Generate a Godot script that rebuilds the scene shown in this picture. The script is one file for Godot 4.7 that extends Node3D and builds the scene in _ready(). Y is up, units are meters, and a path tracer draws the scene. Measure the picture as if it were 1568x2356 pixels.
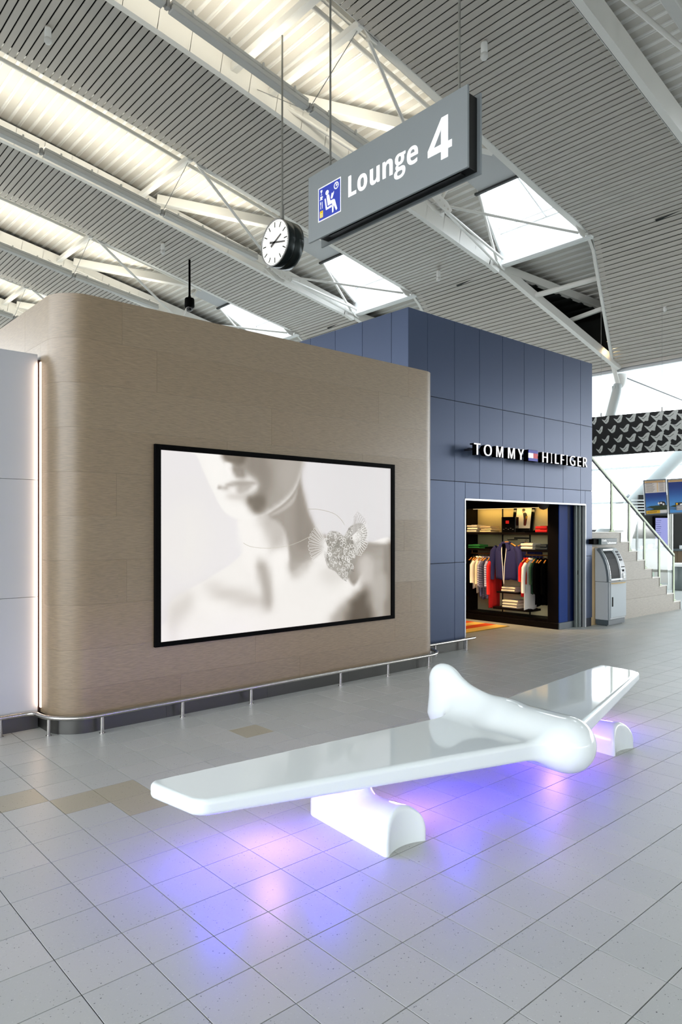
extends Node3D
# An airport lounge: a slatted vaulted roof, a wood-clad pavilion with a lit picture, a blue shop box and a white bench shaped like an aeroplane.
# +X runs along the shop fronts, -Z towards the shops; the floor is y = 0.

var used := {}
var rng := RandomNumberGenerator.new()
var M := {}


const YAW := 0.7282
const UPLIGHT := 18.0
const SCREEN := 2.85
const SHOPSPOT := 6.0
const SOUTHTOP := 1.35
# lamps under the bench: x, z, pink (1) or blue (0), strength
const LEDS := [[2.38, -3.28, 1, 0.38], [2.02, -3.25, 0, 0.94], [2.62, -3.05, 0, 0.94], [3.3, -3.1, 1, 0.40], [3.75, -3.0, 0, 1.12], [4.75, -3.0, 0, 1.00], [5.1, -3.1, 1, 0.38], [5.95, -3.15, 0, 0.75], [6.25, -3.3, 1, 0.31]]

func _ready() -> void:
	rng.seed = 20
	var cam := Camera3D.new()
	cam.projection = Camera3D.PROJECTION_FRUSTUM
	cam.keep_aspect = Camera3D.KEEP_HEIGHT
	cam.near = 0.05
	cam.far = 400.0
	cam.size = 0.05 * 2356.0 / 1608.0
	cam.frustum_offset = Vector2(0, 0.05 * 38.7 / 1608.0)
	put(cam, "camera")
	cam.position = Vector3(0, 1.834, 0)
	cam.rotation.y = -YAW
	cam.current = true
	var we := WorldEnvironment.new()
	var e := Environment.new()
	e.background_mode = Environment.BG_SKY
	var sky := Sky.new()
	var sm := ProceduralSkyMaterial.new()
	sm.sky_top_color = Color(0.90, 0.94, 0.98)
	sm.sky_horizon_color = Color(1.0, 1.0, 1.0)
	sm.sky_curve = 0.2
	sm.ground_bottom_color = Color(0.75, 0.75, 0.74)
	sm.ground_horizon_color = Color(0.9, 0.9, 0.9)
	sm.sky_energy_multiplier = 4.0
	sm.ground_energy_multiplier = 1.6
	sky.sky_material = sm
	e.sky = sky
	e.tonemap_mode = Environment.TONE_MAPPER_LINEAR
	e.tonemap_exposure = 0.335
	e.sdfgi_enabled = true
	e.ssao_enabled = true
	e.ssil_enabled = true
	we.environment = e
	put(we, "environment")
	make_materials()
	# the hall
	make_floor()
	make_shell()
	var slat := slat_mesh()
	for k in range(-6, 4):
		make_band(k, slat)
	for k in range(-5, 5):
		make_deck(k)
		make_skylight(k)
		if k >= -4 and k <= 1:
			make_truss(k)
		if k >= -4 and k <= 1:
			make_trough(k)
	make_wood()
	make_white()
	make_shop()
	# the things in it
	make_bench()
	make_screen()
	make_hanging_sign()
	make_clock()
	make_stairs()
	make_atm()
	make_far()
	make_detectors()

# ---------------------------------------------------------------- naming
func numbered(called: String, parent: Node) -> String:
	var key := str(parent.get_instance_id()) + called
	var n: int = used.get(key, 0)
	used[key] = n + 1
	return called if n == 0 else "%s_%03d" % [called, n]

func put(o: Node, called: String, parent: Node = self) -> Node:
	o.name = numbered(called, parent)
	parent.add_child(o, true)
	return o

func tag(o: Node, label: String, category: String, group := "", kind := "") -> Node:
	o.set_meta("label", label)
	o.set_meta("category", category)
	if group != "":
		o.set_meta("group", group)
	if kind != "":
		o.set_meta("kind", kind)
	return o

func thing(called: String, label: String, category: String, at := Vector3.ZERO, turn := 0.0, group := "", kind := "") -> Node3D:
	var o := Node3D.new()
	put(o, called)
	o.position = at
	o.rotation.y = turn
	tag(o, label, category, group, kind)
	return o

func st() -> SurfaceTool:
	var s := SurfaceTool.new()
	s.begin(Mesh.PRIMITIVE_TRIANGLES)
	s.set_smooth_group(-1)
	return s

func obj(called: String, s, mat: Material, parent: Node = self) -> MeshInstance3D:
	var mi := MeshInstance3D.new()
	if s is SurfaceTool:
		s.generate_normals()
		mi.mesh = s.commit()
	else:
		mi.mesh = s
	mi.material_override = mat
	put(mi, called, parent)
	return mi

func mesh_of(s: SurfaceTool) -> ArrayMesh:
	s.generate_normals()
	return s.commit()

# ---------------------------------------------------------------- shapes (corners counter-clockwise as seen from outside)
func tri(s: SurfaceTool, a: Vector3, b: Vector3, c: Vector3) -> void:
	s.add_vertex(a); s.add_vertex(c); s.add_vertex(b)

func quad(s: SurfaceTool, a: Vector3, b: Vector3, c: Vector3, d: Vector3) -> void:
	tri(s, a, b, c); tri(s, a, c, d)

func uvtri(s: SurfaceTool, p: Array, t: Array) -> void:
	for i in [0, 2, 1]:
		s.set_uv(t[i]); s.add_vertex(p[i])

func uvquad(s: SurfaceTool, p: Array, t: Array) -> void:
	uvtri(s, [p[0], p[1], p[2]], [t[0], t[1], t[2]])
	uvtri(s, [p[0], p[2], p[3]], [t[0], t[2], t[3]])

# a box with chamfered edges
func bx(s: SurfaceTool, c: Vector3, sz: Vector3, ch := 0.0, b := Basis()) -> void:
	var h := sz / 2
	var k: float = minf(ch, minf(h.x, minf(h.y, h.z)) * 0.9)
	s.set_smooth_group(-1)
	var axes := [Vector3(1, 0, 0), Vector3(0, 1, 0), Vector3(0, 0, 1)]
	for a in 3:
		var u: Vector3 = axes[(a + 1) % 3]
		var v: Vector3 = axes[(a + 2) % 3]
		var n: Vector3 = axes[a]
		var hu: float = h[(a + 1) % 3] - k
		var hv: float = h[(a + 2) % 3] - k
		for sg in [1.0, -1.0]:
			var o: Vector3 = n * h[a] * sg
			var q := [o - u * hu - v * hv, o + u * hu - v * hv, o + u * hu + v * hv, o - u * hu + v * hv]
			if sg < 0:
				q.reverse()
			quad(s, c + b * q[0], c + b * q[1], c + b * q[2], c + b * q[3])
	if k <= 0:
		return
	for a in 3:   # edges along axis a
		var w: Vector3 = axes[a] * (h[a] - k)
		var i := (a + 1) % 3
		var j := (a + 2) % 3
		for su in [1.0, -1.0]:
			for sv in [1.0, -1.0]:
				var p: Vector3 = axes[i] * h[i] * su + axes[j] * (h[j] - k) * sv
				var q: Vector3 = axes[i] * (h[i] - k) * su + axes[j] * h[j] * sv
				if su * sv > 0:
					quad(s, c + b * (p - w), c + b * (q - w), c + b * (q + w), c + b * (p + w))
				else:
					quad(s, c + b * (q - w), c + b * (p - w), c + b * (p + w), c + b * (q + w))
	for sx in [1.0, -1.0]:
		for sy in [1.0, -1.0]:
			for sz2 in [1.0, -1.0]:
				var p0 := c + b * Vector3(h.x * sx, (h.y - k) * sy, (h.z - k) * sz2)
				var p1 := c + b * Vector3((h.x - k) * sx, h.y * sy, (h.z - k) * sz2)
				var p2 := c + b * Vector3((h.x - k) * sx, (h.y - k) * sy, h.z * sz2)
				if sx * sy * sz2 > 0:
					tri(s, p0, p1, p2)
				else:
					tri(s, p0, p2, p1)

func span(s: SurfaceTool, lo: Vector3, hi: Vector3, ch := 0.0) -> void:
	bx(s, (lo + hi) / 2, (hi - lo).abs(), ch)

# a bar of rectangular section from a to b; w across (level), h upward
func bar(s: SurfaceTool, a: Vector3, b: Vector3, w: float, h: float, ch := 0.0) -> void:
	var z := (b - a).normalized()
	var x := Vector3.UP.cross(z)
	x = x.normalized() if x.length() > 0.001 else Vector3.RIGHT
	var y := z.cross(x)
	bx(s, (a + b) / 2, Vector3(w, h, (b - a).length()), ch, Basis(x, y, z))

func tube(s: SurfaceTool, pts: Array, r, sides := 10, cap := true) -> void:
	var rings := []
	var up := Vector3.UP
	var n := pts.size()
	for i in n:
		var d: Vector3 = (pts[mini(i + 1, n - 1)] - pts[maxi(i - 1, 0)]).normalized()
		if absf(d.dot(up)) > 0.98:
			up = Vector3(1, 0, 0) if absf(d.x) < 0.9 else Vector3(0, 0, 1)
		var x := up.cross(d).normalized()
		var y := d.cross(x).normalized()
		up = y
		var rr: float = r[i] if r is Array else r
		var ring := []
		for k in sides:
			var a := TAU * k / sides
			ring.append(pts[i] + (x * cos(a) + y * sin(a)) * rr)
		rings.append(ring)
	s.set_smooth_group(1)
	for i in n - 1:
		for k in sides:
			var k2 := (k + 1) % sides
			quad(s, rings[i][k], rings[i][k2], rings[i + 1][k2], rings[i + 1][k])
	s.set_smooth_group(-1)
	if cap:
		for k in range(1, sides - 1):
			tri(s, rings[0][0], rings[0][k + 1], rings[0][k])
			tri(s, rings[n - 1][0], rings[n - 1][k], rings[n - 1][k + 1])

# a turned profile of (radius, along) points round the axis z of the basis b at c
func lathe(s: SurfaceTool, prof: Array, seg := 32, c := Vector3.ZERO, b := Basis(), smooth := true) -> void:
	s.set_smooth_group(2 if smooth else -1)
	for i in prof.size() - 1:
		var p: Vector2 = prof[i]
		var q: Vector2 = prof[i + 1]
		if (p - q).length() < 0.00001:
			continue
		for k in seg:
			var a := TAU * k / seg
			var a2 := TAU * (k + 1) / seg
			var v := [Vector3(cos(a) * p.x, sin(a) * p.x, p.y), Vector3(cos(a2) * p.x, sin(a2) * p.x, p.y), Vector3(cos(a2) * q.x, sin(a2) * q.x, q.y), Vector3(cos(a) * q.x, sin(a) * q.x, q.y)]
			if p.x > 0.00001:
				tri(s, c + b * v[0], c + b * v[1], c + b * v[2])
			if q.x > 0.00001:
				tri(s, c + b * v[0], c + b * v[2], c + b * v[3])
	s.set_smooth_group(-1)

# a polygon in the plane of the first two axes of b, from z = 0 to z = depth
func prism(s: SurfaceTool, poly: PackedVector2Array, depth: float, c := Vector3.ZERO, b := Basis()) -> void:
	if Geometry2D.is_polygon_clockwise(poly):
		poly = poly.duplicate()
		poly.reverse()
	s.set_smooth_group(-1)
	var t := Geometry2D.triangulate_polygon(poly)
	for i in range(0, t.size(), 3):
		var p := poly[t[i]]; var q := poly[t[i + 1]]; var r := poly[t[i + 2]]
		if (q - p).cross(r - p) < 0:
			var w := q; q = r; r = w
		tri(s, c + b * Vector3(p.x, p.y, depth), c + b * Vector3(q.x, q.y, depth), c + b * Vector3(r.x, r.y, depth))
		tri(s, c + b * Vector3(p.x, p.y, 0), c + b * Vector3(r.x, r.y, 0), c + b * Vector3(q.x, q.y, 0))
	for i in poly.size():
		var p := poly[i]
		var q := poly[(i + 1) % poly.size()]
		quad(s, c + b * Vector3(p.x, p.y, 0), c + b * Vector3(q.x, q.y, 0), c + b * Vector3(q.x, q.y, depth), c + b * Vector3(p.x, p.y, depth))

func pv(a: Array) -> PackedVector2Array:
	var out := PackedVector2Array()
	for i in range(0, a.size(), 2):
		out.append(Vector2(a[i], a[i + 1]))
	return out

# ---------------------------------------------------------------- materials
func mat(color: Color, rough := 0.6, metal := 0.0, spec := 0.5) -> StandardMaterial3D:
	var m := StandardMaterial3D.new()
	m.albedo_color = color
	m.roughness = rough
	m.metallic = metal
	m.metallic_specular = spec
	return m

func glow(color: Color, energy: float) -> StandardMaterial3D:
	var m := mat(Color(0.02, 0.02, 0.02), 0.5)
	m.emission_enabled = true
	m.emission = color
	m.emission_energy_multiplier = energy
	return m

func pane_mat(alpha: float, tint := Color(0.9, 0.96, 0.94)) -> StandardMaterial3D:
	var m := mat(Color(tint.r, tint.g, tint.b, alpha), 0.02)
	m.transparency = BaseMaterial3D.TRANSPARENCY_ALPHA
	return m

func tex_of(im: Image) -> ImageTexture:
	return ImageTexture.create_from_image(im)

# long pale and dark grain lines, horizontal
func wood_image(w: int, h: int, base: Color, strength: float, seed_: int, sx: float, sy: float) -> Image:
	var n := FastNoiseLite.new()
	n.seed = seed_; n.noise_type = FastNoiseLite.TYPE_SIMPLEX; n.frequency = 1.0; n.fractal_octaves = 3
	var f := FastNoiseLite.new()
	f.seed = seed_ + 7; f.noise_type = FastNoiseLite.TYPE_SIMPLEX; f.frequency = 1.0; f.fractal_octaves = 1
	var by := PackedByteArray()
	by.resize(w * h * 3)
	var i := 0
	for y in h:
		for x in w:
			var wob: float = f.get_noise_2d(x * 0.004, y * 0.01) * 0.7
			var v: float = n.get_noise_2d(x * sx, y * sy + wob)
			var g: float = f.get_noise_2d(x * sx * 1.7 + 90.0, y * sy * 2.6)
			g = pow(maxf(g, 0.0), 2.0)
			var m := 1.0 + strength * (v * 0.8 - g * 1.1)
			by[i] = clampi(int(base.r * 255.0 * m), 0, 255)
			by[i + 1] = clampi(int(base.g * 255.0 * m), 0, 255)
			by[i + 2] = clampi(int(base.b * 255.0 * m), 0, 255)
			i += 3
	return Image.create_from_data(w, h, false, Image.FORMAT_RGB8, by)

func speckle_image(n: int) -> Image:
	var im := Image.create(n, n, false, Image.FORMAT_RGB8)
	im.fill(Color(0.70, 0.705, 0.69))
	var r := RandomNumberGenerator.new()
	r.seed = 5
	for i in 5200:   # soft flecks
		var g := r.randf_range(0.65, 0.75)
		im.fill_rect(Rect2i(r.randi() % n, r.randi() % n, r.randi_range(2, 5), r.randi_range(1, 4)), Color(g, g * 1.005, g * 0.985))
	for i in 640:
		var g := r.randf_range(0.33, 0.58)
		var x := r.randi() % n
		var y := r.randi() % n
		im.fill_rect(Rect2i(x, y, r.randi_range(2, 4), r.randi_range(1, 3)), Color(g, g, g * 0.97))
		if r.randf() < 0.4:
			im.fill_rect(Rect2i(x + 1, y - 1, r.randi_range(1, 3), 4), Color(g, g, g * 0.97))
	for i in 60:
		var g := r.randf_range(0.2, 0.34)
		im.fill_rect(Rect2i(r.randi() % n, r.randi() % n, r.randi_range(3, 5), r.randi_range(2, 4)), Color(g, g, g))
	return im

func plaid_image(bg: Color, line: Color, line2: Color) -> Image:
	var im := Image.create(64, 64, false, Image.FORMAT_RGB8)
	im.fill(bg)
	for y in 64:
		for x in 64:
			var a := int(x % 16 < 6)
			var b := int(y % 16 < 6)
			if a + b == 2:
				im.set_pixel(x, y, line2)
			elif a + b == 1:
				im.set_pixel(x, y, line)
	return im

# flat print: polygons filled row by row, softened by scaling down and up again
func paint(base: Image, poly: PackedVector2Array, color: Color, alpha: float, blur := 0) -> void:
	var w := base.get_width()
	var h := base.get_height()
	var direct := alpha >= 1.0 and blur == 0
	var layer := base if direct else Image.create(w, h, false, Image.FORMAT_RGBA8)
	if not direct:
		layer.fill(Color(color.r, color.g, color.b, 0))
	var full := Color(color.r, color.g, color.b, alpha)
	var n := poly.size()
	for y in h:
		var xs := []
		var yc := y + 0.5
		for i in n:
			var p := poly[i]
			var q := poly[(i + 1) % n]
			if (p.y <= yc) != (q.y <= yc):
				xs.append(p.x + (yc - p.y) / (q.y - p.y) * (q.x - p.x))
		xs.sort()
		for i in range(0, xs.size() - 1, 2):
			var x0 := clampi(int(round(xs[i])), 0, w)
			var x1 := clampi(int(round(xs[i + 1])), 0, w)
			if x1 > x0:
				layer.fill_rect(Rect2i(x0, y, x1 - x0, 1), full)
	if direct:
		return
	if blur > 0:
		layer.resize(maxi(w / blur, 4), maxi(h / blur, 3), Image.INTERPOLATE_LANCZOS)
		while layer.get_width() < w:
			layer.resize(mini(layer.get_width() * 2, w), mini(layer.get_height() * 2, h) if layer.get_width() * 2 < w else h, Image.INTERPOLATE_BILINEAR)
	base.blend_rect(layer, Rect2i(0, 0, w, h), Vector2i.ZERO)

func smooth_poly(a: Array, steps := 6) -> PackedVector2Array:
	var c := pv(a)
	var out := PackedVector2Array()
	var n := c.size()
	for i in n:
		for k in steps:
			out.append(c[i].cubic_interpolate(c[(i + 1) % n], c[(i - 1 + n) % n], c[(i + 2) % n], float(k) / steps))
	return out

func ellipse(cx: float, cy: float, rx: float, ry: float, turn := 0.0, n := 28) -> PackedVector2Array:
	var out := PackedVector2Array()
	for i in n:
		out.append(Vector2(cx, cy) + Vector2(cos(TAU * i / n) * rx, sin(TAU * i / n) * ry).rotated(turn))
	return out

func stroke(im: Image, pts: PackedVector2Array, width: float, color: Color) -> void:
	for i in pts.size() - 1:
		var a := pts[i]
		var b := pts[i + 1]
		var n := maxi(1, int((b - a).length() / 0.5))
		for k in n + 1:
			var p := a.lerp(b, float(k) / n)
			var x := int(p.x - width / 2)
			var y := int(p.y - width / 2)
			var e := maxi(1, int(round(width)))
			if x >= 0 and y >= 0 and x + e <= im.get_width() and y + e <= im.get_height():
				im.fill_rect(Rect2i(x, y, e, e), color)

func text_mesh(t: String, size: float, depth: float, bold := false) -> TextMesh:
	var f := SystemFont.new()
	f.font_names = PackedStringArray(["Droid Sans"])
	f.font_weight = 700 if bold else 400
	var tm := TextMesh.new()
	tm.font = f
	tm.text = t
	tm.font_size = 64
	tm.pixel_size = size / 64.0
	tm.depth = depth
	tm.curve_step = 0.4
	return tm

# ---------------------------------------------------------------- implicit surfaces -> surface nets
func smin(a: float, b: float, k: float) -> float:
	var h := clampf(0.5 + 0.5 * (b - a) / k, 0.0, 1.0)
	return lerpf(b, a, h) - k * h * (1.0 - h)

func capsule(p: Vector3, a: Vector3, b: Vector3, ra: float, rb: float) -> float:
	var d := b - a
	var t := clampf((p - a).dot(d) / d.length_squared(), 0.0, 1.0)
	return (p - a - d * t).length() - lerpf(ra, rb, t)

func net(f: Callable, lo: Vector3, hi: Vector3, cell: float) -> ArrayMesh:
	var B := 8
	var nb := Vector3i(((hi - lo) / (cell * B)).ceil())
	var nx := nb.x * B + 1
	var ny := nb.y * B + 1
	var nz := nb.z * B + 1
	var val := PackedFloat32Array()
	val.resize(nx * ny * nz)
	val.fill(9.0)
	var active := []
	var reach := cell * B * 0.9 * 1.25
	for bz in nb.z:
		for by in nb.y:
			for bx_ in nb.x:
				var c := lo + (Vector3(bx_, by, bz) + Vector3(0.5, 0.5, 0.5)) * cell * B
				if absf(f.call(c)) < reach:
					active.append(Vector3i(bx_, by, bz))
	for a in active:
		for z in range(a.z * B, a.z * B + B + 1):
			for y in range(a.y * B, a.y * B + B + 1):
				for x in range(a.x * B, a.x * B + B + 1):
					var i: int = x + nx * (y + ny * z)
					if val[i] == 9.0:
						val[i] = f.call(lo + Vector3(x, y, z) * cell)
	var index := {}
	var V := PackedVector3Array()
	var N := PackedVector3Array()
	var I := PackedInt32Array()
	var off := [0, 1, nx, nx + 1, nx * ny, nx * ny + 1, nx * ny + nx, nx * ny + nx + 1]
	var cor := [Vector3(0, 0, 0), Vector3(1, 0, 0), Vector3(0, 1, 0), Vector3(1, 1, 0), Vector3(0, 0, 1), Vector3(1, 0, 1), Vector3(0, 1, 1), Vector3(1, 1, 1)]
	var edges := [[0, 1], [2, 3], [4, 5], [6, 7], [0, 2], [1, 3], [4, 6], [5, 7], [0, 4], [1, 5], [2, 6], [3, 7]]
	var e := cell * 0.5
	for a in active:
		for z in range(a.z * B, a.z * B + B):
			for y in range(a.y * B, a.y * B + B):
				for x in range(a.x * B, a.x * B + B):
					var i: int = x + nx * (y + ny * z)
					var m := 0
					for k in 8:
						if val[i + off[k]] < 0:
							m += 1
					if m == 0 or m == 8:
						continue
					var p := Vector3.ZERO
					var n := 0
					for ed in edges:
						var u := val[i + off[ed[0]]]
						var w := val[i + off[ed[1]]]
						if (u < 0) != (w < 0):
							p += cor[ed[0]].lerp(cor[ed[1]], u / (u - w))
							n += 1
					p = lo + (Vector3(x, y, z) + p / n) * cell
					var d0: float = f.call(p)
					var g := Vector3(f.call(p + Vector3(e, 0, 0)) - f.call(p - Vector3(e, 0, 0)), f.call(p + Vector3(0, e, 0)) - f.call(p - Vector3(0, e, 0)), f.call(p + Vector3(0, 0, e)) - f.call(p - Vector3(0, 0, e))) / (2 * e)
					var gl := g.length()
					if gl > 0.2:
						p -= g * clampf(d0 / (gl * gl), -cell * 0.5, cell * 0.5)
					index[i] = V.size()
					V.append(p)
					N.append(g.normalized() if gl > 0.0001 else Vector3.UP)
	for i in index:
		for ax in 3:
			var d: int = [1, nx, nx * ny][ax]
			if i + d >= val.size():
				continue
			var s0: bool = val[i] < 0
			if s0 == (val[i + d] < 0):
				continue
			var u: int = [nx, nx * ny, 1][ax]
			var w: int = [nx * ny, 1, nx][ax]
			if not (index.has(i - u) and index.has(i - w) and index.has(i - u - w)):
				continue
			var q := [index[i], index[i - u], index[i - u - w], index[i - w]]
			if not s0:
				q.reverse()
			for t in [0, 2, 1, 0, 3, 2]:
				I.append(q[t])
	var arr := []
	arr.resize(Mesh.ARRAY_MAX)
	arr[Mesh.ARRAY_VERTEX] = V
	arr[Mesh.ARRAY_NORMAL] = N
	arr[Mesh.ARRAY_INDEX] = I
	var am := ArrayMesh.new()
	am.add_surface_from_arrays(Mesh.PRIMITIVE_TRIANGLES, arr)
	return am

# ---------------------------------------------------------------- the vault
const VX := [-7.0, -3.0, 0.0, 3.8, 6.0, 8.0, 10.0, 12.0, 13.5, 14.9, 16.1, 16.8, 17.45, 18.1, 18.65, 19.2]
const VY := [11.45, 11.22, 10.95, 10.46, 10.14, 9.80, 9.44, 9.06, 8.78, 8.50, 7.81, 7.40, 7.01, 6.62, 6.29, 5.96]
const BEND := 14.93
const EAVE := 18.65

func vault(x: float) -> float:
	for i in range(1, VX.size() - 2):
		if x <= VX[i + 1]:
			return cubic_interpolate_in_time(VY[i], VY[i + 1], VY[i - 1], VY[i + 2], (x - VX[i]) / (VX[i + 1] - VX[i]), VX[i + 1] - VX[i], VX[i - 1] - VX[i], VX[i + 2] - VX[i])
	return VY[-1]

func deck(x: float) -> float:
	return vault(x) + 0.45 if x < 14.9 else lerpf(8.95, 7.9, (x - 14.9) / 3.9)

func taper(x: float) -> float:
	return clampf((x - BEND) / (EAVE - BEND), 0, 1) * 1.35

const NEAR_BAND := ["nearest", "second nearest", "third nearest"]

func slat_mesh() -> ArrayMesh:
	var s := st()
	var prof := pv([-0.051, 0.022, -0.053, 0.006, -0.048, 0.0, 0.048, 0.0, 0.053, 0.006, 0.051, 0.022, 0.048, 0.022, 0.047, 0.004, -0.047, 0.004, -0.048, 0.022])
	prism(s, prof, 1.0, Vector3(0, 0, -0.5))
	return mesh_of(s)

func slat_places(z0: float, z1: float, from_x: float) -> Array:
	var out := []
	var x := from_x
	while x < EAVE - 0.03:
		var dx := 0.127
		var slope := (vault(x + 0.06) - vault(x - 0.06)) / 0.12
		dx = 0.127 / sqrt(1 + slope * slope)
		var xm := x + dx / 2
		var t := taper(xm)
		var a := z0 - t
		var b := z1 + t
		var sl := (vault(xm + 0.06) - vault(xm - 0.06)) / 0.12
		var tx := Vector3(1, sl, 0).normalized()
		out.append(Transform3D(Basis(tx, Vector3(-tx.y, tx.x, 0), Vector3(0, 0, b - a - 0.01)), Vector3(xm, vault(xm), (a + b) / 2)))
		x += dx
	return out

func make_band(k: int, sm: ArrayMesh) -> void:
	var z0 := -8.1 + 5.4 * k
	var z1 := -5.4 + 5.4 * k
	var single := k <= 0 and k >= -2
	var where := "in the roof far to the left and behind" if k < -2 else "over and behind the viewer"
	if single:
		where = ["above the hanging lounge sign's right end, the broadest in view", "running behind the hanging clock and lounge sign", "beyond the clock, with the black dome camera hanging below it"][-k]
	elif k < -2:
		where = "glimpsed just above the left end of the wood-clad pavilion" if k == -3 else "far in the background behind the pavilions"
	var o := thing("ceiling", "grey slatted metal ceiling band " + where, "ceiling", Vector3.ZERO, 0, "grey slatted ceiling bands", "structure")
	var places := slat_places(z0, z1, 0.4 if single else -3.0)
	if single:
		for i in places.size():
			var mi := obj("slat", sm, M.slat[i % 3], o)
			mi.transform = places[i]
		for i in 24:
			var x := -2.9 + i * 0.137
			var mi := obj("slat", sm, M.slat[i % 3], o)
			mi.transform = Transform3D(Basis(Vector3.RIGHT, Vector3.UP, Vector3(0, 0, z1 - z0)), Vector3(x, vault(x), (z0 + z1) / 2))
	else:
		var mm := MultiMesh.new()
		mm.transform_format = MultiMesh.TRANSFORM_3D
		mm.mesh = sm
		mm.instance_count = places.size()
		for i in places.size():
			mm.set_instance_transform(i, places[i])
		var mi := MultiMeshInstance3D.new()
		mi.multimesh = mm
		mi.material_override = M.slat[0]
		put(mi, "slat_field", o)
		mi.set_meta("kind", "stuff")
	# black felt above the slats and a pressed trim along both sides
	var fs := st()
	var ts := st()
	var gs := st()
	var x := -3.0
	while x < EAVE - 0.01:
		var x2 := minf(x + 0.25, EAVE)
		var ta := taper(x)
		var tb := taper(x2)
		var i := 0.14
		var p := [Vector3(x, vault(x) + 0.08, z0 - ta + i), Vector3(x, vault(x) + 0.08, z1 + ta - i), Vector3(x2, vault(x2) + 0.08, z1 + tb - i), Vector3(x2, vault(x2) + 0.08, z0 - tb + i)]
		quad(fs, p[3], p[2], p[1], p[0])
		for side in 2:
			var za := (z0 - ta) if side == 0 else (z1 + ta)
			var zb := (z0 - tb) if side == 0 else (z1 + tb)
			bar(ts, Vector3(x - 0.002, vault(x) + 0.02, za), Vector3(x2 + 0.002, vault(x2) + 0.02, zb), 0.012, 0.04)
			if side == 1:
				bar(gs, Vector3(x - 0.002, vault(x) + 0.03, za + 0.065), Vector3(x2 + 0.002, vault(x2) + 0.03, zb + 0.065), 0.115, 0.06)  # solid dark bar drawn in place of the shade in the gap
		x = x2
	obj("acoustic_felt", fs, M.felt, o)
	obj("edge_trim", ts, M.trim, o)
	obj("gap_shade_bar", gs, M.felt, o)

func sky_edge(x: float, k: int) -> Vector2:   # left and right z of the roof light at x
	var t := (x - 12.65) / 2.1
	return Vector2(lerpf(-9.6, -10.6, t), lerpf(-8.42, -8.2, t)) + Vector2.ONE * 5.4 * k

func make_deck(k: int) -> void:
	var z0 := -10.8 - 1.35 + 5.4 * k
	var z1 := z0 + 5.4
	var spot: Array = {-4: "farthest away", -3: "third beyond the clock", -2: "second beyond the clock", -1: "behind the hanging clock", 0: "behind the hanging lounge sign", 1: "at the top right corner"}.get(k, "out of sight behind the viewer").split("|")
	var o := thing("ceiling", "pale corrugated roof deck above the open roof bay " + spot[0], "ceiling", Vector3.ZERO, 0, "corrugated roof decks", "structure")
	var s := st()
	var ribs := st()
	var x := -3.2
	var n := 0
	while x < 18.9:
		var prof := [[0.0, 0.0], [0.148, 0.0], [0.154, 0.02], [0.210, 0.02], [0.216, 0.0]]
		if n % 2 == 1:
			prof = [[0.0, 0.0], [0.142, 0.0], [0.147, 0.018], [0.168, 0.018], [0.173, 0.007], [0.183, 0.007], [0.188, 0.018], [0.211, 0.018], [0.216, 0.0]]
		var mid := x + 0.108
		var runs := [[z0, z1]]
		if mid > 12.65 and mid < 14.75:
			var e := sky_edge(mid, k)
			runs = [[z0, e.x], [e.y, z1]]
		elif mid >= 14.75 and mid < 15.0:
			var e := sky_edge(14.75, k)
			runs = [[z0, e.x], [e.y, z1]]
		for j in prof.size() - 1:
			var xa: float = x + prof[j][0]
			var xb: float = x + prof[j + 1][0]
			# ribs stand down from the sheet; their catch of uplight is painted paler
			var ya: float = deck(xa) - prof[j][1]
			var yb: float = deck(xb) - prof[j + 1][1]
			for r in runs:
				quad(s if prof[j][1] + prof[j + 1][1] < 0.001 else ribs, Vector3(xa, ya, r[0]), Vector3(xb, yb, r[0]), Vector3(xb, yb, r[1]), Vector3(xa, ya, r[1]))
		x += 0.216
		n += 1
	obj("shaded_pan", s, M.deckpan_shaded, o)
	obj("rib", ribs, M.deck, o)
	# outer skin with thickness
	var w := st()
	x = -3.2
	while x < 18.9:
		var x2 := x + 0.35
		var pieces := [[z0, z1, z0, z1]]
		if x2 > 12.65 and x < 14.8:
			var a := sky_edge(clampf(x, 12.65, 14.75), k)
			var b := sky_edge(clampf(x2, 12.65, 14.75), k)
			pieces = [[z0, a.x, z0, b.x], [a.y, z1, b.y, z1]]
		for p in pieces:
			for h in [0.1, 0.26]:
				var q := [Vector3(x, deck(x) + h, p[0]), Vector3(x2, deck(x2) + h, p[2]), Vector3(x2, deck(x2) + h, p[3]), Vector3(x, deck(x) + h, p[1])]
				if h > 0.2:
					q.reverse()
				quad(w, q[0], q[1], q[2], q[3])
		x = x2
	obj("roof_skin", w, M.roofskin, o)

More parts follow.
